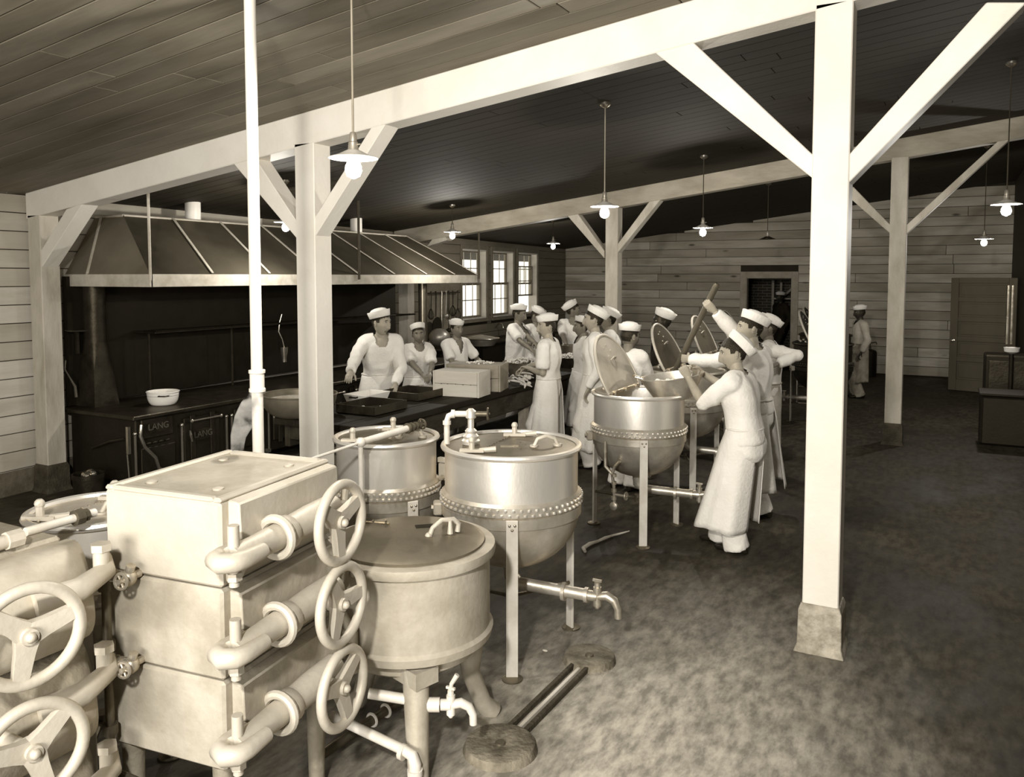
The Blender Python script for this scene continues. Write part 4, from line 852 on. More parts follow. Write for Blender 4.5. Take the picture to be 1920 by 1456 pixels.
# utensil rack
t = thing('utensil_rail', 'iron rail fixed to the wall for hanging ladles and whisks', 'rail', (-7.7, 12, 2.0)); s0, z0 = wallray(803, 557, .12); s1, z1 = wallray(862, 557, .12)
zr_ = 1.80
obj('rail', MB().cyl(wp(s0, zr_, .12), wp(s1, zr_, .12), .01, n=8), iron2, t); [obj('rail_stay', MB().cyl(wp(s, zr_, 0), wp(s, zr_, .12), .008, n=6), iron2, t) for s in (s0+.05, s1-.05)]
bb_ = obj('rack_board', MB().prism([wp(s0-.1, 1.0, .0), wp(s1+.08, 1.0, .0), wp(s1+.08, 1.0, .03), wp(s0-.1, 1.0, .03)], (0, 0, .95)), mat('rack_board', .22, .7, var=.35, scale=4), t, 0)
def utensil(kind, x, label, ln=.5, r=.06, m=iron2):
    s, _ = wallray(x, 600, .12); p = wp(s, zr_-.01, .13); o = wp(s, zr_-.01, .17)-p; t = thing(kind, label, kind.replace('_', ' '), p, 'utensils on the wall rail')
    obj('handle', MB().tube([p+V((0, 0, .03)), p+o*.5+V((0, 0, .045)), p+o*.6, p+o*.4+V((0, 0, -ln))], .009, 8), m, t); e = p+o*.4+V((0, 0, -ln))
    if kind == 'ladle': obj('ladle_bowl', MB().ball(e-V((0, 0, r*.6)), (r, r, r*.8), 16, 10), m, t)
    elif kind == 'frying_pan': obj('pan_disc', MB().lathe([(.01, 0), (r*.85, 0), (r, .03), (r*.95, .03), (.01, .01)], e-V((0, 0, r)), 28, axis=V((WN.x, WN.y, 0))), m, t)
    else:
        mb = MB()
        for k in range(6): a = PI*k/6; d = ang(a); mb.tube([e+V((0, 0, .0)), e+d*r*.6-V((0, 0, .07)), e+d*r-V((0, 0, .15)), e+d*r*.5-V((0, 0, .2)), e-V((0, 0, .21))], .004, 5); d = -d; mb.tube([e, e+d*r*.6-V((0, 0, .07)), e+d*r-V((0, 0, .15)), e+d*r*.5-V((0, 0, .2)), e-V((0, 0, .21))], .004, 5)
        obj('wires', mb, m, t)
utensil('whisk', 806, 'wire whisk at the stovepipe end of the wall rail', .25)
utensil('frying_pan', 815, 'black frying pan hanging beside the wire whisk', .42, .16, iron)
utensil('ladle', 826, 'long bright-handled ladle with the deepest bowl on the rail', .78, .06, nickel)
utensil('ladle', 834, 'short ladle with a shining round bowl', .38, .055, steel2)
utensil('ladle', 839, 'dark ladle between two brighter utensils', .66, .05)
utensil('whisk', 847, 'large balloon whisk near the window end of the rail', .22, .07)
utensil('whisk', 856, 'wire whisk closest to the window casing', .28, .06)
s, _ = wallray(822, 642, .3); p = wp(s, 1.02, .32); tag(obj('colander', MB().ball(p, (.19, .19, .16), 20, 12), steel2), 'round shining metal bowl hanging below the ladles', 'bowl')

# ------------------------------------------------------------------ hanging lamps
def lamp(X, Y, zs, label, lit=True, r=.118, cm=cord_m, power=80):
    t = thing('pendant_lamp', label, 'lamp', (X, Y, zs), 'hanging lamps'); zt = ceil_z(X)+.012
    obj('ceiling_rose', MB().lathe([(.045, zt), (.045, zt-.02), (.03, zt-.035), (.012, zt-.045)], (X, Y, 0), 16), nickel, t)
    obj('cord', MB().cyl((X, Y, zs+.10), (X, Y, zt-.03), .0055, n=6), cm, t)
    obj('socket', MB().lathe([(.012, zs+.11), (.018, zs+.10), (.019, zs+.065), (.024, zs+.06), (.026, zs+.03), (.03, zs+.02), (.03, zs)], (X, Y, 0), 14).cyl((X, Y, zs+.05), (X+.045, Y, zs+.05), .004, n=6), brass, t)
    obj('shade', MB().lathe([(.028, zs+.025), (.04, zs+.02), (r*.6, zs+.004), (r, zs-.012), (r, zs-.015), (r*.6, zs+.0), (.028, zs+.015)], (X, Y, 0), 32), shade_m if lit else iron2, t, 60)
    if lit:
        obj('bulb', MB().lathe([(.014, zs), (.022, zs-.02), (.038, zs-.05), (.041, zs-.075), (.03, zs-.10), (.005, zs-.112)], (X, Y, 0), 18), bulb_m, t, 60)
        l = light('bulb_light', 'POINT', (X, Y, zs-.13), power, size=.045); l.parent = t; l.matrix_parent_inverse = PINV[t.name]
def zat(X, Y, ypx):
    d = V((X, Y, 0)).dot(fr); lat = V((X, Y, 0)).dot(RT); xx = CX+F*lat/(d*math.cos(PITCH)); q = ray(xx, ypx); k = d/V((q.x, q.y, 0)).dot(fr); return CAM.z+q.z*k
for X, Y, yp, lb, lit in ((-2.55, 3.12, 291, 'hanging lamp with white cord and flat white shade, in front of a knee brace', True), (-2.56, 6.39, 384, 'lit hanging lamp on a long cord before the middle back post', True),
    (-6.155, 9.667, 433, 'lit lamp hanging over the window end of the hood', True), (-6.16, 12.97, 455, 'small lit lamp hanging near the windows', True), (-2.61, 9.66, 425, 'lit lamp hanging over the open kettle row', True),
    (.41, 8.11, 380, 'lit lamp hanging between the wide white post and the side wall', True), (.41, 13.05, 446, 'small lit lamp hanging before the panelled door', True), (-2.5, 13.0, 446, 'unlit dark-shaded lamp hanging before the doorway', False), (-6.14, 6.4, 414, 'lit lamp over the hood, half hidden by a knee brace', True)):
    lamp(X, Y, zat(X, Y, yp), lb, lit, cm=cord_m if Y < 7 else cord_d)

# ------------------------------------------------------------------ panelled door and dark things by the right wall
a = onz(1778, 731); b = V((1.06, 16.66, 0)); dv = (b-a).normalized(); sv = V((-dv.y, dv.x, 0)); W = (b-a).length; Hd = 2.06
mb = MB().prism([a+V((0, 0, .015)), b+V((0, 0, .015)), b+sv*.03+V((0, 0, .015)), a+sv*.03+V((0, 0, .015))], (0, 0, Hd)); root = struct('door_2', mb, door_m)
def dp(u, z, o): return a+dv*u-sv*o+V((0, 0, z))
def dslab(nm, u0, u1, z0, z1, o): obj(nm, MB().prism([dp(u0, z0, 0), dp(u1, z0, 0), dp(u1, z0, o), dp(u0, z0, o)], (0, 0, z1-z0)), door_m, root, 0, .004)
dslab('stile', 0, .13, .015, Hd+.015, .026); dslab('stile', W-.13, W, .015, Hd+.015, .026)
zz = [.015, .24, .62, .98, 1.34, 1.70, 2.075]
hts = [(.015, .22), (.55, .64), (.92, 1.01), (1.28, 1.37), (1.64, 1.73), (1.98, 2.075)]
for z0, z1 in hts: dslab('rail', .13, W-.13, z0, z1, .026)
for (q0, q1), (q2, q3) in zip(hts, hts[1:]): dslab('panel', .165, W-.165, q1+.035, q2-.035, .014)
obj('knob', MB().lathe([(.03, 0), (.03, .006), (.012, .012), (.012, .035), (.028, .045), (.028, .06), (.01, .07)], dp(.06, .93, .026), 16, axis=-sv), nickel, root)
t = thing('wall_pipes', 'pair of pale vertical pipes ending in a small basin, by the side wall', 'pipe', (.75, 12.2, 0))
pq = onz(1895, 660, .95)
def rp(x, y_): return ony(x, y_, 13.2)
for x in (1892, 1900): a_, b_ = rp(x, 535), rp(x, 645); obj('pipe', MB().cyl(a_, V((a_.x, a_.y, b_.z)), .015, n=10), plinth_m, t)
c_ = rp(1897, 655); obj('basin', MB().lathe([(.03, -.06), (.09, -.03), (.10, .03), (.09, .03), (.02, -.02)], c_, 20), enamel, t); obj('stand', MB().cyl((c_.x, c_.y, 0), (c_.x, c_.y, c_.z-.05), .03, n=10), iron, t)
t = thing('dark_cabinet', 'black iron cabinet standing in shadow by the side wall', 'cabinet', (.7, 12.4, 0)); c_ = rp(1893, 800)
obj('body', MB().bb((c_.x-.32, 13.4, 0), (XR-.03, 13.95, .98)), iron, t, 0, .02); obj('door', MB().bb((c_.x-.27, 13.385, .1), (XR-.08, 13.4, .9)), iron2, t, 0, .005)
t = thing('waste_bin', 'low black bin in front of the iron cabinet', 'bin', (.6, 11.6, 0)); c_ = ony(1885, 760, 11.9)
obj('bin', MB().bb((c_.x-.28, 11.6, 0), (c_.x+.35, 12.15, .62)), iron, t, 0, .03); obj('lid', MB().bb((c_.x-.30, 11.58, .62), (c_.x+.36, 12.17, .65)), iron, t, 0, .01)
b = onz(1630, 705); t = thing('dark_can', 'dark metal can with tap standing behind the man in overalls', 'can', b); obj('can', MB().lathe([(.13, 0), (.135, .02), (.135, .50), (.12, .54), (.05, .57)], b, 24), iron, t); obj('tap', MB().tube([b+V((0, 0, .62)), b+V((0, 0, .70)), b+RT*.12+V((0, 0, .72)), b+RT*.14+V((0, 0, .68))], .014, 8).cyl(b+V((0, 0, .55)), b+V((0, 0, .64)), .02, n=8), pipe_d, t)
# things glimpsed in the adjoining room
t = thing('store_shelf', 'pale wall bracket and shelf seen through the back doorway', 'shelf', (-3.3, 21.8, 1.6)); p0 = ony(1449, 555, 21.4); p1 = ony(1478, 565, 21.4)
obj('upright', MB().cyl((p0.x, 21.4, .6), (p0.x, 21.4, 2.0), .035, n=8), mat('shelf_paint', .5, .6), t); obj('shelf_board', MB().bb((p0.x, 21.3, 1.52), (p1.x+.3, 21.9, 1.56)), MATS['shelf_paint'], t, 0); obj('brace', MB().cyl((p0.x+.2, 21.4, 1.54), (p1.x+.25, 21.4, 1.95), .03, n=6), MATS['shelf_paint'], t); obj('upright', MB().cyl((p0.x+.2, 21.4, .6), (p0.x+.2, 21.4, 1.95), .03, n=8), MATS['shelf_paint'], t)

# ------------------------------------------------------------------ people
JOBS = []
def remesh_job(mb, voxel, smooth_it, cb): JOBS.append((mb, voxel, smooth_it, cb))
def run_jobs():
    tmp = []
    for mb, vx, it, cb in JOBS:
        me = mb.mesh('tmp'); o = bpy.data.objects.new('tmp', me); COL.objects.link(o)
        m = o.modifiers.new('r', 'REMESH'); m.mode = 'VOXEL'; m.voxel_size = vx
        if it: q = o.modifiers.new('s', 'SMOOTH'); q.factor = .5; q.iterations = it
        tmp.append((o, cb))
    dg = bpy.context.evaluated_depsgraph_get(); dg.update(); res = []
    for o, cb in tmp: res.append((bpy.data.meshes.new_from_object(o.evaluated_get(dg)), cb))
    for o, cb in tmp: me = o.data; bpy.data.objects.remove(o); bpy.data.meshes.remove(me)
    for me, cb in res: cb(me)
    JOBS.clear()
def mesh_to_mb(me):
    mb = MB(); mb.v = [tuple(v.co) for v in me.vertices]; mb.f = [tuple(p.vertices) for p in me.polygons]; mb.mi = [0]*len(mb.f); return mb
def xform(mb, M): r = MB(); r.v = [tuple(M @ V(p)) for p in mb.v]; r.f = list(mb.f); r.mi = list(mb.mi); return r
def g1(x, s): return math.exp(-(x/s)**2)
# head template: origin between the ears, looks along +Y
def head_template():
    n, m = 56, 44; rings = []
    for i in range(1, m):
        t = PI*i/m; ring = []
        for j in range(n):
            a = 2*PI*j/n; dx, dy, dz = math.sin(t)*math.cos(a), math.sin(t)*math.sin(a), -math.cos(t)
            x = .076*math.copysign(abs(dx)**.93, dx); yy = .098*math.copysign(abs(dy)**.92, dy); z = .119*dz
            if z < -.01:
                s = min(1, (-.01-z)/.11); x *= 1-.36*s**1.4
                if dy < 0: yy *= 1-.48*s**.8
                else: yy *= 1-.05*s
            if dy > 0:
                yy -= .004; fx = abs(dy)
                yy += .006*g1(z-.038, .012)*g1(x, .05)                                   # brow
                yy -= .013*(g1(x-.032, .015)+g1(x+.032, .015))*g1(z-.016, .013)*fx        # eye sockets
                nz = max(0, min(1, (.022-z)/.058))
                if z > -.048: yy += (.006+.021*nz)*g1(x, .0085+.007*nz)*g1(max(0, z-.015), .012)
                else: yy += .027*g1(x, .0135)*g1(z+.046, .008)
                yy += .005*g1(z+.066, .006)*g1(x, .022)-.005*g1(z+.0735, .0035)*g1(x, .024)+.005*g1(z+.081, .006)*g1(x, .018)
                yy += .010*g1(z+.106, .016)*g1(x, .022)-.004*g1(z+.092, .006)*g1(x, .02)   # chin
                yy += .005*(g1(x-.045, .014)+g1(x+.045, .014))*g1(z+.02, .016)            # cheeks
            ring.append(V((x, yy, z)))
        rings.append(ring)
    mb = MB().loft(rings)
    for k, f in enumerate(mb.f):
        c = sum((V(mb.v[q]) for q in f), V())/len(f)
        if c.y > .06 and abs(c.x) < .024 and -.087 < c.z < -.0625: mb.mi[k] = 1
    for s in (-1, 1):
        R = Matrix.Rotation(s*-.35, 3, 'Z') @ Matrix.Rotation(.18, 3, 'X')
        mb.ball((s*.078, -.012, -.004), (.007, .019, .032), 12, 9, R); mb.ball((s*.082, -.016, .004), (.006, .014, .022), 10, 7, R)
    return mb, rings
HEAD, HR = head_template()
def hair_template():
    mb = MB(); n = len(HR[0]); idx = {}
    keep = lambda p: (p.z > .052+.55*max(0, p.y-.055)*1.2 and p.z > .03) or (p.y < .035 and p.z > .012) or (p.y < -.035 and p.z > -.052)
    rings = HR
    for i in range(len(rings)-1):
        for j in range(n):
            q = [rings[i][j], rings[i][(j+1) % n], rings[i+1][(j+1) % n], rings[i+1][j]]; c = sum(q, V())/4
            if keep(c): mb.add([p*1.045+V((0, -.001, .001)) for p in q], [(0, 1, 2, 3)])
    mb.add([p*1.045 for p in rings[-1]], [tuple(range(n))]); return mb
HAIR = hair_template()
def brow_mb():
    mb = MB()
    for s in (-1, 1): mb.tube([(s*.014, .0895, .036), (s*.03, .0895, .041), (s*.048, .081, .036)], [.0028, .0034, .002], 6)
    return mb
BROW = brow_mb()
EYE = MB()
for s_ in (-1, 1):
    EYE.ball((s_*.031, .0705, .0165), (.0135, .012, .0085), 12, 8); EYE.ball((s_*.031, .0775, .0165), (.0058, .006, .0062), 10, 7, mi=1); EYE.tube([(s_*.017, .0805, .0235), (s_*.031, .0845, .0265), (s_*.045, .0785, .022)], .0018, 5, mi=1)
CAPC = MB().lathe([(.094, -.004), (.095, .03), (.090, .058), (.070, .078), (.035, .088), (.004, .09)], (0, 0, 0), 32, sx=.86, sy=1.08)
CAPB = MB().lathe([(.0955, .0), (.099, -.004), (.104, .0), (.115, .057), (.114, .061), (.110, .060), (.0985, .012), (.0955, .006)], (0, 0, 0), 36, caps=False, sx=.86, sy=1.08)
def hand_mb(curl):
    mb = MB(); el = lambda x, ry, rz, n=14: [V((x, ry*math.cos(2*PI*j/n), rz*math.sin(2*PI*j/n))) for j in range(n)]
    mb.loft([el(-.03, .024, .019), el(0, .026, .019), el(.03, .036, .018), el(.065, .041, .016), el(.088, .040, .0125), el(.094, .03, .008)])
    for k, (yb, L, r) in enumerate(((.030, .92, .0088), (.0105, 1.03, .0092), (-.0095, .97, .0088), (-.029, .78, .0078))):
        p = V((.082, yb, 0)); a = 0; pts = [p-V((.02, 0, 0)), p]; sp = (yb)*2.2*(1-min(1, curl))
        for seg, bd in ((.040, .55), (.027, .95), (.022, .7)):
            a += bd*curl; p = p+V((math.cos(a), sp*.4, -math.sin(a)))*seg*L; pts.append(p)
        mb.tube(pts, [r, r*1.05, r, r*.92, r*.72], 8); mb.ball(pts[-1], r*.72, 8, 6)
    p0 = V((.018, .024, -.004)); d1 = V((.62, .70, -.35-.25*curl)).normalized(); d2 = V((.85, .35-.5*curl, -.3-.5*curl)).normalized()
    mb.tube([p0, p0+d1*.038, p0+d1*.038+d2*.03, p0+d1*.038+d2*.052], [.014, .012, .0105, .008], 8); mb.ball(p0+d1*.038+d2*.052, .008, 8, 6)
    return mb
HANDS = {}
for cu in (.25, .6, 1.15):
    remesh_job(hand_mb(cu), .0042, 2, (lambda c: lambda me: HANDS.__setitem__(c, mesh_to_mb(me)))(cu))
run_jobs()
def ik(a, b, l1, l2, hint):
    a = V(a); b = V(b); d = b-a; L = d.length; mx = (l1+l2)*.995
    if L > mx: d *= mx/L; L = mx; b = a+d
    u = d/L; x = (l1*l1-l2*l2+L*L)/(2*L); h = math.sqrt(max(0, l1*l1-x*x)); hv = V(hint); hv = (hv-u*hv.dot(u))
    hv = hv.normalized() if hv.length > 1e-4 else V((0, 0, -1)); return a+u*x+hv*h, b
def ring(c, ax, ay, rx, ry, n=22, p=.85): return [c+ax*(rx*math.copysign(abs(math.cos(2*PI*j/n))**p, math.cos(2*PI*j/n)))+ay*(ry*math.copysign(abs(math.sin(2*PI*j/n))**p, math.sin(2*PI*j/n))) for j in range(n)]
def wrinkle(me, amp, sc, seed, gather=None):
    no = [V(v.vector) for v in me.vertex_normals] if hasattr(me, 'vertex_normals') else [v.normal for v in me.vertices]
    off = V((seed*3.1, seed*1.7, seed*.9))
    for v, nn in zip(me.vertices, no):
        p = v.co; q = V((p.x*sc, p.y*sc, p.z*sc*.45))+off; w1 = noise.noise(q); w2 = noise.noise(V((p.x*sc*.6, p.y*sc*.6, p.z*sc*1.3))-off)
        v.co = p+nn*(amp*(1-2*abs(w1))+amp*.7*w2)
def person(pos, yaw, ht, label, lean=0., side=0., head=(0, 0, 0), R=None, L=None, sleeve='short', neck='crew', apron=None, cap=(0.1, 0), skinm=skin, top=cloth, pants=cloth, feet=None, curl=(.6, .6), palm=None, hint=None, capon=True, pel=(0, 0), vox=.0125, cuff=False, collar=False, cat='person', twist=0., legsopen=.11, hairm=hair_m):
    s = ht/1.72; base = V((pos[0], pos[1], 0)); fwd = V((math.cos(yaw), math.sin(yaw), 0)); rgt = V((math.sin(yaw), -math.cos(yaw), 0)); up = V((0, 0, 1))
    t = thing('person', label, cat, base, 'men in white sailor caps' if capon else None); seed = len(bpy.data.objects) % 97
    W = lambda x, y_, z: base+(rgt*x+fwd*y_+up*z)*s
    pelv = W(pel[0], pel[1], .92); sp = (up*math.cos(lean)+fwd*math.sin(lean)+rgt*math.sin(side)).normalized()
    ty = yaw+twist; cf = V((math.cos(ty), math.sin(ty), 0)); cr = V((math.sin(ty), -math.cos(ty), 0)); cf = (cf-sp*cf.dot(sp)).normalized(); cr = cf.cross(sp).normalized()
    at = lambda h: pelv+sp*(h*s)
    nb = at(.53); hc = nb+(sp*.55+up*.45+cf*.16).normalized()*(.155*s); 
    sh = {'R': at(.465)+cr*(.172*s), 'L': at(.465)-cr*(.172*s)}
    hyaw, hp, hr = head; hsc = s*1.06; Rh = Matrix.Rotation(hyaw-PI/2, 4, 'Z') @ Matrix.Rotation(-hp, 4, 'X') @ Matrix.Rotation(hr, 4, 'Y'); Mh = Matrix.Translation(hc) @ Rh @ Matrix.Scale(hsc, 4)
    arms = {}
    for k, tgt in (('R', R), ('L', L)):
        sg = 1 if k == 'R' else -1
        if isinstance(tgt, tuple):                                  # grip a round bar: point, axis, side of the palm
            gp, ga, gs = tgt; el = sh[k]+(gp-sh[k])*.5; hv = V((hint or {}).get(k) or (0, 0, -1))
            for _ in range(5):
                d = (gp-el).normalized(); pv = ga.cross(d).normalized()*gs; el, wr = ik(sh[k], gp-d*(.078*s)-pv*(.030*s), .295*s, .255*s, hv)
            arms[k] = (el, wr); palm = dict(palm or {}); palm[k] = tuple(pv); continue
        tg = V(tgt) if tgt is not None else sh[k]+(rgt*sg*.07+fwd*.06-up*.50)*s
        hh = (hint or {}).get(k); hv = V(hh) if hh else (rgt*sg*.6-up*.5-fwd*.5)
        arms[k] = ik(sh[k], tg, .295*s, .255*s, hv)
    ft = feet or [W(legsopen, 0, 0), W(-legsopen, .02, 0)]; legs = []
    for k, f in zip((1, -1), ft):
        hip = pelv+rgt*(k*.088*s)-up*.03*s; an = V(f)+up*.085*s; kn, an = ik(hip, an, .435*s, .425*s, fwd); legs.append((hip, kn, an, V(f)))
    def torso(mb, e, top_h=.52, bot=-.12):
        prof = [(bot, .125, .085), (-.02, .160, .112), (.08, .150, .108), (.19, .146, .104), (.31, .166, .118), (.41, .172, .112), (.475, .150, .092), (top_h, .082, .070)]
        mb.loft([ring(at(h), cr if h > .2 else (rgt-sp*rgt.dot(sp)).normalized(), cf if h > .2 else (fwd-sp*fwd.dot(sp)).normalized(), (rx+e)*s, (ry+e)*s) for h, rx, ry in prof])
        for k in 'RL': mb.ball(sh[k], (.055+e)*s, 14, 9)
        for sg in (1, -1): mb.tube([at(.487)+cr*(sg*.06*s), sh['R' if sg > 0 else 'L']+sp*.012*s], [(.062+e)*s, (.054+e)*s], 12)
    # body, one continuous skin
    mb = MB(); torso(mb, 0); mb.tube([at(.44), nb, nb+(hc-nb)*.55, hc-up*.02*s], [.065*s, .056*s, .053*s, .056*s], 14)
    for k in 'RL':
        el, wr = arms[k]; mb.tube([sh[k], sh[k]+(el-sh[k])*.5, el, el+(wr-el)*.3, wr], [.050*s, .046*s, .039*s, .041*s, .027*s], 12); mb.ball(el, .039*s, 10, 7)
    for hip, kn, an, f in legs: mb.tube([hip, hip+(kn-hip)*.5, kn, kn+(an-kn)*.35, an], [.082*s, .07*s, .05*s, .05*s, .033*s], 12); mb.ball(kn, .05*s, 10, 7)
    def body_cb(me):
        b = mesh_to_mb(me); h = xform(HEAD, Mh); b.add(h.v, h.f); b.mi[-len(h.f):] = h.mi
        for k, cu in (('R', curl[0]), ('L', curl[1])):
            el, wr = arms[k]; d = (wr-el).normalized(); pv = V((palm or {}).get(k) or (0, 0, -1)); z = -(pv-d*pv.dot(d)); z = z.normalized() if z.length > 1e-3 else up; y_ = z.cross(d)
            if k == 'L': y_ = -y_
            M = Matrix.Translation(wr) @ Matrix((d, y_, z)).transposed().to_4x4() @ Matrix.Scale(s, 4); hm = xform(HANDS[cu], M); b.add(hm.v, hm.f)
        bm = bpy.data.meshes.new('body'); bm.from_pydata(b.v, [], b.f); bm.polygons.foreach_set('material_index', b.mi); obj('body', bm, [skinm, lip if skinm != skin_k else skin_k], t, 80)
    remesh_job(mb, vox, 3, body_cb)
    # shirt
    mb = MB(); torso(mb, .016, .508, -.04 if apron or cuff else -.14)
    for k in 'RL':
        el, wr = arms[k]
        if sleeve == 'long': mb.tube([sh[k], sh[k]+(el-sh[k])*.5, el, el+(wr-el)*.5, el+(wr-el)*.93], [.066*s, .066*s, .060*s, .055*s, .044*s], 12); mb.ball(el, .060*s, 10, 7)
        elif sleeve == 'rolled': mb.tube([sh[k], sh[k]+(el-sh[k])*.6, el, el+(wr-el)*.12], [.066*s, .068*s, .064*s, .062*s], 12); mb.ball(el, .06*s, 10, 7)
        else: mb.tube([sh[k], sh[k]+(el-sh[k])*.4, sh[k]+(el-sh[k])*.82], [.066*s, .068*s, .071*s], 12)
    def shirt_cb(me):
        wrinkle(me, .013, 7, seed); bm = bmesh.new(); bm.from_mesh(me); kill = []
        for v in bm.verts:
            d = v.co-nb; h = d.dot(sp); x = d.dot(cr); y_ = d.dot(cf); r = math.hypot(x/.078, (y_-.005)/.085)/s
            if h > -.06*s and r < 1.0-max(0, -h/s)*3: kill.append(v)
            elif neck == 'v' and y_ > 0 and -.19*s < h <= -.02*s and abs(x) < (.062*(1+(h/s)/.19))*s: kill.append(v)
            elif neck == 'crew' and y_ > 0 and -.062*s < h and abs(x) < .064*s*math.sqrt(max(0, 1-(h/s/.064)**2)): kill.append(v)
        bmesh.ops.delete(bm, geom=kill, context='VERTS'); bm.to_mesh(me); bm.free(); so = obj('shirt', me, top, t, 80)
        if collar:
            mbc = MB(); up_ = [at(.53)+cr*(x*s)+cf*(y_*s) for x, y_ in ((-.085, .02), (-.07, -.06), (0, -.085), (.07, -.06), (.085, .02))]; lo_ = [at(.33 if abs(x) < .12 else .40)+cr*(x*s)+cf*(y_*s) for x, y_ in ((-.17, .06), (-.15, -.125), (0, -.145), (.15, -.125), (.17, .06))]
            mbc.loft([up_, lo_], closed=False); obj('collar_flap', mbc, top, so, 60, solid=.005)
    remesh_job(mb, vox*.95, 9, shirt_cb)
    # trousers
    mb = MB(); mb.loft([ring(at(h), rgt, fwd, (rx+.012)*s, (ry+.012)*s) for h, rx, ry in ((.12, .142, .102), (.06, .152, .110), (-.02, .162, .116), (-.10, .155, .110), (-.15, .10, .08))])
    for hip, kn, an, f in legs:
        lo = an-up*(.045*s); mb.tube([hip, hip+(kn-hip)*.5, kn, kn+(an-kn)*.55, lo], [.098*s, .092*s, .079*s, .084*s, .098*s], 14)
    remesh_job(mb, vox, 2, lambda me: (wrinkle(me, .011, 7, seed+5), obj('trousers', me, pants, t, 80)))
    # shoes
    for hip, kn, an, f in legs:
        mb = MB(); b = V(f); q = lambda y_, z, w_, h_: [b+fwd*(y_*s)+rgt*(w_*s*math.cos(2*PI*j/12))+up*((z+h_*math.sin(2*PI*j/12))*s) for j in range(12)]
        mb.loft([q(-.085, .035, .02, .03), q(-.07, .045, .034, .044), q(-.02, .055, .038, .054), q(.05, .045, .043, .043), q(.11, .033, .047, .032), q(.165, .026, .036, .024), q(.185, .022, .015, .014)]); obj('shoe', mb, shoe_m, t, 60)
    # apron
    if apron:
        hem, flare, m_ = apron; rows = 20; n = 44; rg = []; fm = (V(ft[0])+V(ft[1]))/2; span = 2.75
        wl_ = at(.10); 
        for i in range(rows+1):
            u = i/rows; z0 = wl_.z; z = z0+(hem*s-z0)*u; c = wl_+(V((fm.x, fm.y, 0))-V((wl_.x, wl_.y, 0)))*(u**1.1)+fwd*(.02*s*u); c.z = z
            rx, ry = (.176+.014*min(1, u*5)+flare*u**1.1)*s, (.132+.020*min(1, u*5)+flare*.85*u**1.1)*s; row = []
            for j in range(n+1):
                a = -span+2*span*j/n; fold = (.020*u**1.2)*s*math.sin(a*5.2+seed+.8*math.sin(a*2+seed))+.008*u*s*math.sin(a*11+seed*2)
                row.append(c+rgt*((rx+fold)*math.sin(a))+fwd*((ry+fold)*math.cos(a))+up*(.012*u*s*math.sin(a*3+seed)))
            rg.append(row)
        mb = MB().loft(rg, closed=False); ap = obj('apron', mb, m_, t, 80, solid=.005)
        mb = MB().tube([wl_+rgt*(.177*s*math.sin(a))+fwd*(.133*s*math.cos(a)) for a in [2*PI*k/32 for k in range(33)]], .009*s, 6); obj('apron_string', mb, m_, ap)
    # hair, eyes, brows, cap
    obj('hair', xform(HAIR, Mh), hairm, t, 80); obj('eyes', xform(EYE, Mh), [eye_w, eye_d], t, 80); obj('eyebrows', xform(BROW, Mh), hairm, t, 80)
    if capon:
        tl, rl = cap; Mc = Mh @ Matrix.Translation((0, -.012-.050*math.sin(max(0, tl)), .064-.018*max(0, tl))) @ Matrix.Rotation(tl, 4, 'X') @ Matrix.Rotation(rl, 4, 'Y')
        c_ = obj('cap', xform(CAPC, Mc), cloth, t, 60); obj('cap_brim', xform(CAPB, Mc), cloth, c_, 50)
    return t
rad = math.radians
AP = (.27, .10, cloth); T85 = .85
P = lambda x, y_, Y: ony(x, y_, Y)
# men behind the table
person((-5.51, 7.12), rad(-42), 1.76, 'man in long sleeves leaning his hands on the table by the baking tins', lean=.34, head=(rad(-2), .10, 0), R=onx(646, 722, -5.24), L=onx(741, 722, -5.11), sleeve='long', apron=AP, cap=(.30, .1), curl=(.25, .25), palm={'R': (0, 0, -1), 'L': (0, 0, -1)})
person((-5.62, 8.02), rad(-38), 1.52, 'man with upturned cap brim and dark hair working with both hands beside the pale crate', lean=.10, head=(rad(-50), .12, .10), R=onx(793, 703, -5.30), L=onx(806, 700, -5.27), apron=AP, cap=(.42, .05), skinm=skin_d)
person((-5.62, 8.90), rad(-25), 1.52, 'man in V-necked white shirt with flat cap standing behind the crates', head=(rad(-22), .02, 0), R=V((-5.33, 8.72, .98)), L=V((-5.28, 9.0, .98)), neck='v', collar=True, cap=(.0, -.06), skinm=skin_d)
person((-5.42, 10.15), rad(2), 1.68, 'man in V-necked shirt peeling vegetables with bare forearms, beside the hood end', lean=.08, head=(rad(5), .20, 0), R=onz(998, 657, 1.10), L=onz(1010, 650, 1.14), neck='v', cap=(.22, -.08), skinm=skin_d)
person((-5.50, 10.9), rad(-25), 1.62, 'man in V-necked shirt bending his head over the vegetables, below the windows', lean=.10, head=(rad(0), .42, 0), R=onz(1008, 645, 1.12), L=onz(1020, 640, 1.15), neck='v', cap=(.0, 0), skinm=skin_d)
person((-3.86, 8.02), rad(188), 1.66, 'man in short-sleeved shirt and long white trousers standing before the table with his face turned', head=(rad(222), .02, 0), L=ony(992, 690, 7.93), R=V((-4.28, 8.28, 1.05)), apron=(.22, .06, cloth), cap=(-.05, .05), skinm=skin, hint={'L': (.35, -.25, -.9)})
person((-5.02, 11.28), rad(-62), 1.70, 'man at the window end of the table with his face turned towards the doorway', head=(rad(25), .0, 0), R=V((-4.90, 10.80, 1.08)), L=V((-4.62, 10.85, 1.08)), sleeve='short', cap=(.55, .1), skinm=skin_d)
person((-4.05, 9.40), rad(225), 1.57, 'man holding a dark bowl, peering out between the others', head=(rad(222), .05, 0), L=ony(1117, 676, 9.2), R=ony(1103, 679, 9.15), sleeve='long', apron=AP, cap=(.35, 0), skinm=skin_d)
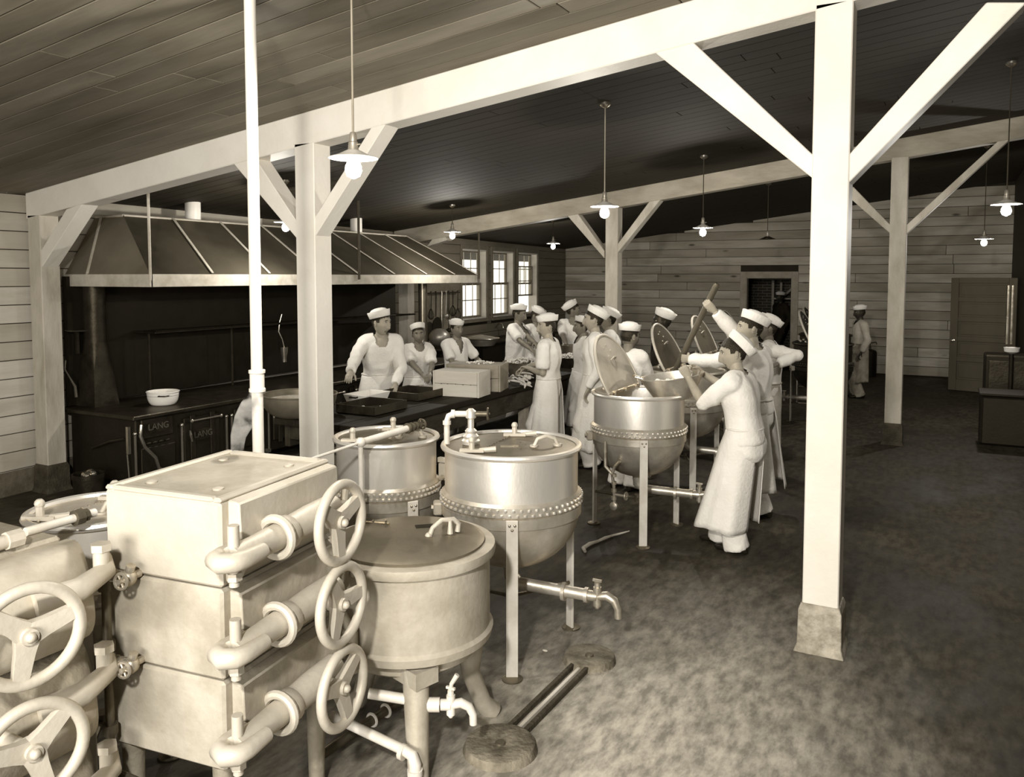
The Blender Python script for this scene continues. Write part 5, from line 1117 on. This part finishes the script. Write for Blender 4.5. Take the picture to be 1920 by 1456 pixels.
person((-3.40, 8.25), rad(200), 1.74, 'tall man in open-collared white jacket looking towards the windows, beside the raised lid', head=(rad(203), .0, 0), neck='v', sleeve='long', apron=(.22, .09, cloth), cap=(.50, 0), hairm=hair_m)
person((-3.62, 9.22), rad(205), 1.69, 'man partly hidden behind the tall man in the open collar', head=(rad(205), .05, 0), sleeve='long', cap=(.50, 0), skinm=skin)
person((-2.78, 7.50), rad(75), 1.62, 'man seen from behind with round cap, behind the first raised lid', lean=.10, head=(rad(60), .18, 0), sleeve='long', cap=(.10, 0), skinm=skin_d, L=V((-2.86, 7.86, 1.12)), R=V((-2.66, 7.84, 1.12)))
person((-2.86, 8.98), rad(215), 1.70, 'man in dark navy jumper and white cap standing behind the second raised lid', head=(rad(215), .02, 0), neck='v', sleeve='long', top=navy, pants=navy, cap=(.35, -.25), skinm=skin_k)
# man pouring
person((-1.32, 6.13), rad(172), 1.64, 'man in long apron and rolled sleeves tipping a dish pan into the open kettle', lean=.16, head=(rad(204), .16, 0), L=P(1290, 707, 6.10), R=P(1318, 700, 6.52), sleeve='rolled', apron=(.20, .105, cloth), cap=(.95, 0), feet=[onz(1352, 1018), onz(1382, 1036)], curl=(1.15, 1.15), palm={'L': (-.3, .9, -.2), 'R': (-.3, -.9, -.2)}, hint={'L': (.5, -.3, -.8), 'R': (.5, .3, -.8)}, vox=.0105, pel=(0, -.02))
# man stirring
pt, pb = P(1343, 535, 7.05), P(1262, 702, 7.28); dvp = (pb-pt).normalized()
g1_ = pt+dvp*.175; g2_ = pt+dvp*.79
person((-1.44, 7.10), rad(165), 1.77, 'man stirring a kettle with a long paddle, one arm raised high', lean=.06, head=(rad(206), .02, 0), R=(g1_, dvp, 1), L=(g2_, dvp, 1), sleeve='long', apron=(.24, .13, cloth), cap=(.45, .05), feet=[onz(1425, 965)+V((-.1, .1, 0)), onz(1428, 968)], curl=(1.15, 1.15), palm={'R': (-.4, .5, -.5), 'L': (-.5, .4, -.6)}, hint={'R': (.2, .6, -.8), 'L': (.6, -.5, -.7)}, vox=.0105)
person((-1.64, 8.72), rad(186), 1.67, 'man with hand on hip in a soiled apron, watching from behind the stirrer', head=(rad(206), .04, 0), L=P(1458, 682, 8.42), sleeve='long', neck='v', apron=(.24, .02, cloth3), cap=(.50, 0), hint={'L': (.8, -.1, -.3)}, skinm=skin_d, vox=.0115)
person((-1.33, 15.2), rad(205), 1.58, 'man in grey overalls and white cap standing against the back wall boards', head=(rad(210), .05, 0), sleeve='long', top=mat('grey_work_shirt', .48, .85, var=.25, scale=8), pants=denim, cap=(-.05, 0), skinm=skin_k, apron=(.30, .02, denim))
person((-3.62, 20.6), rad(230), 1.70, 'shadowy man with cap inside the adjoining brick room', head=(rad(230), .05, 0), sleeve='long', neck='v', cap=(.1, 0), skinm=skin_k, top=navy, pants=navy)
run_jobs()
# things in their hands
t = thing('stirring_paddle', 'long round dark wooden paddle held upright by the stirring man', 'paddle', pt); e = pb+dvp*.28
obj('shaft', MB().tube([pt-dvp*.02, pt, pt+dvp*.01, e], [.020, .026, .027, .025], 14), paddle_m, t, 60); a_, b_, c_ = basis(dvp, V((0, 1, 0)))
obj('blade', MB().loft([[e+dvp*h+a_*(w_*math.cos(q))+b_*(.012*math.sin(q)) for q in [2*PI*j/16 for j in range(16)]] for h, w_ in ((-.04, .026), (.05, .06), (.2, .075), (.26, .06))]), paddle_m, t, 60)
ax = V((-.13, -.05, 1)).normalized(); c0 = P(1259, 704, 6.33)
t = thing('dish_pan', 'wide bright dish pan tipped over the open kettle by the man in rolled sleeves', 'pan', c0)
obj('pan', MB().lathe([(.01, -.185), (.145, -.185), (.155, -.175), (.252, -.01), (.262, 0), (.262, .006), (.248, -.002), (.150, -.168), (.01, -.175)], c0, 44, axis=ax), steel2, t)
hb = c0-RT*.262-V((0, 0, .02))
obj('handle', MB().tube([hb+RT*.02+fr*-.06, hb-RT*.035-fr*.05+V((0, 0, .015)), hb-RT*.04+fr*.03+V((0, 0, .015)), hb+RT*.01+fr*.06], .009, 8), nickel, t)
mb = MB()
for _ in range(60):
    a, q = random.uniform(0, 2*PI), math.sqrt(random.random())*.17; mb.ball(c0+V((q*math.cos(a)-.01, q*math.sin(a), -.075+random.uniform(-.02, .02))), (.028, .018, .014), 6, 5, Matrix.Rotation(a, 3, 'Z'))
obj('chopped_vegetables', mb, veg_w, t, kind='stuff')
c2_ = ony(1110, 677, 9.13); t = bowl_thing('held_bowl', 'dark metal bowl held by the man peering between the others', 'bowl', c2_-V((0, 0, .05)), .11, .10, pan_m)

# ------------------------------------------------------------------ steam
def steam():
    m = bpy.data.materials.new('steam'); m.use_nodes = True; nt = m.node_tree; N = nt.nodes; L = nt.links; N.remove(N['Principled BSDF'])
    vs = N.new('ShaderNodeVolumePrincipled'); vs.inputs['Color'].default_value = (1, .95, .86, 1); vs.inputs['Anisotropy'].default_value = 0
    tc = N.new('ShaderNodeTexCoord'); nz = N.new('ShaderNodeTexNoise'); nz.inputs['Scale'].default_value = 13; nz.inputs['Detail'].default_value = 5
    L.new(tc.outputs['Object'], nz.inputs['Vector']); r = N.new('ShaderNodeMapRange'); r.inputs[1].default_value = .46; r.inputs[2].default_value = .72; r.inputs[3].default_value = 0; r.inputs[4].default_value = 55
    L.new(nz.outputs[0], r.inputs[0]); L.new(r.outputs[0], vs.inputs['Density']); L.new(vs.outputs[0], N['Material Output'].inputs['Volume']); return m
a = P3(LF-.05, LS-.09, ST_Z[0]+.0); pts = [a+V((0, 0, .0)), a+V((0, .01, .07)), a+V((.02, .03, .14)), a+V((.035, .05, .20)), a+V((.04, .06, .25))]
tag(obj('steam_plume', MB().tube(pts, [.025, .032, .045, .042, .015], 16), steam(), None, 60), 'wisp of white steam rising from the top of the silver steam cooker', 'steam', kind='stuff')
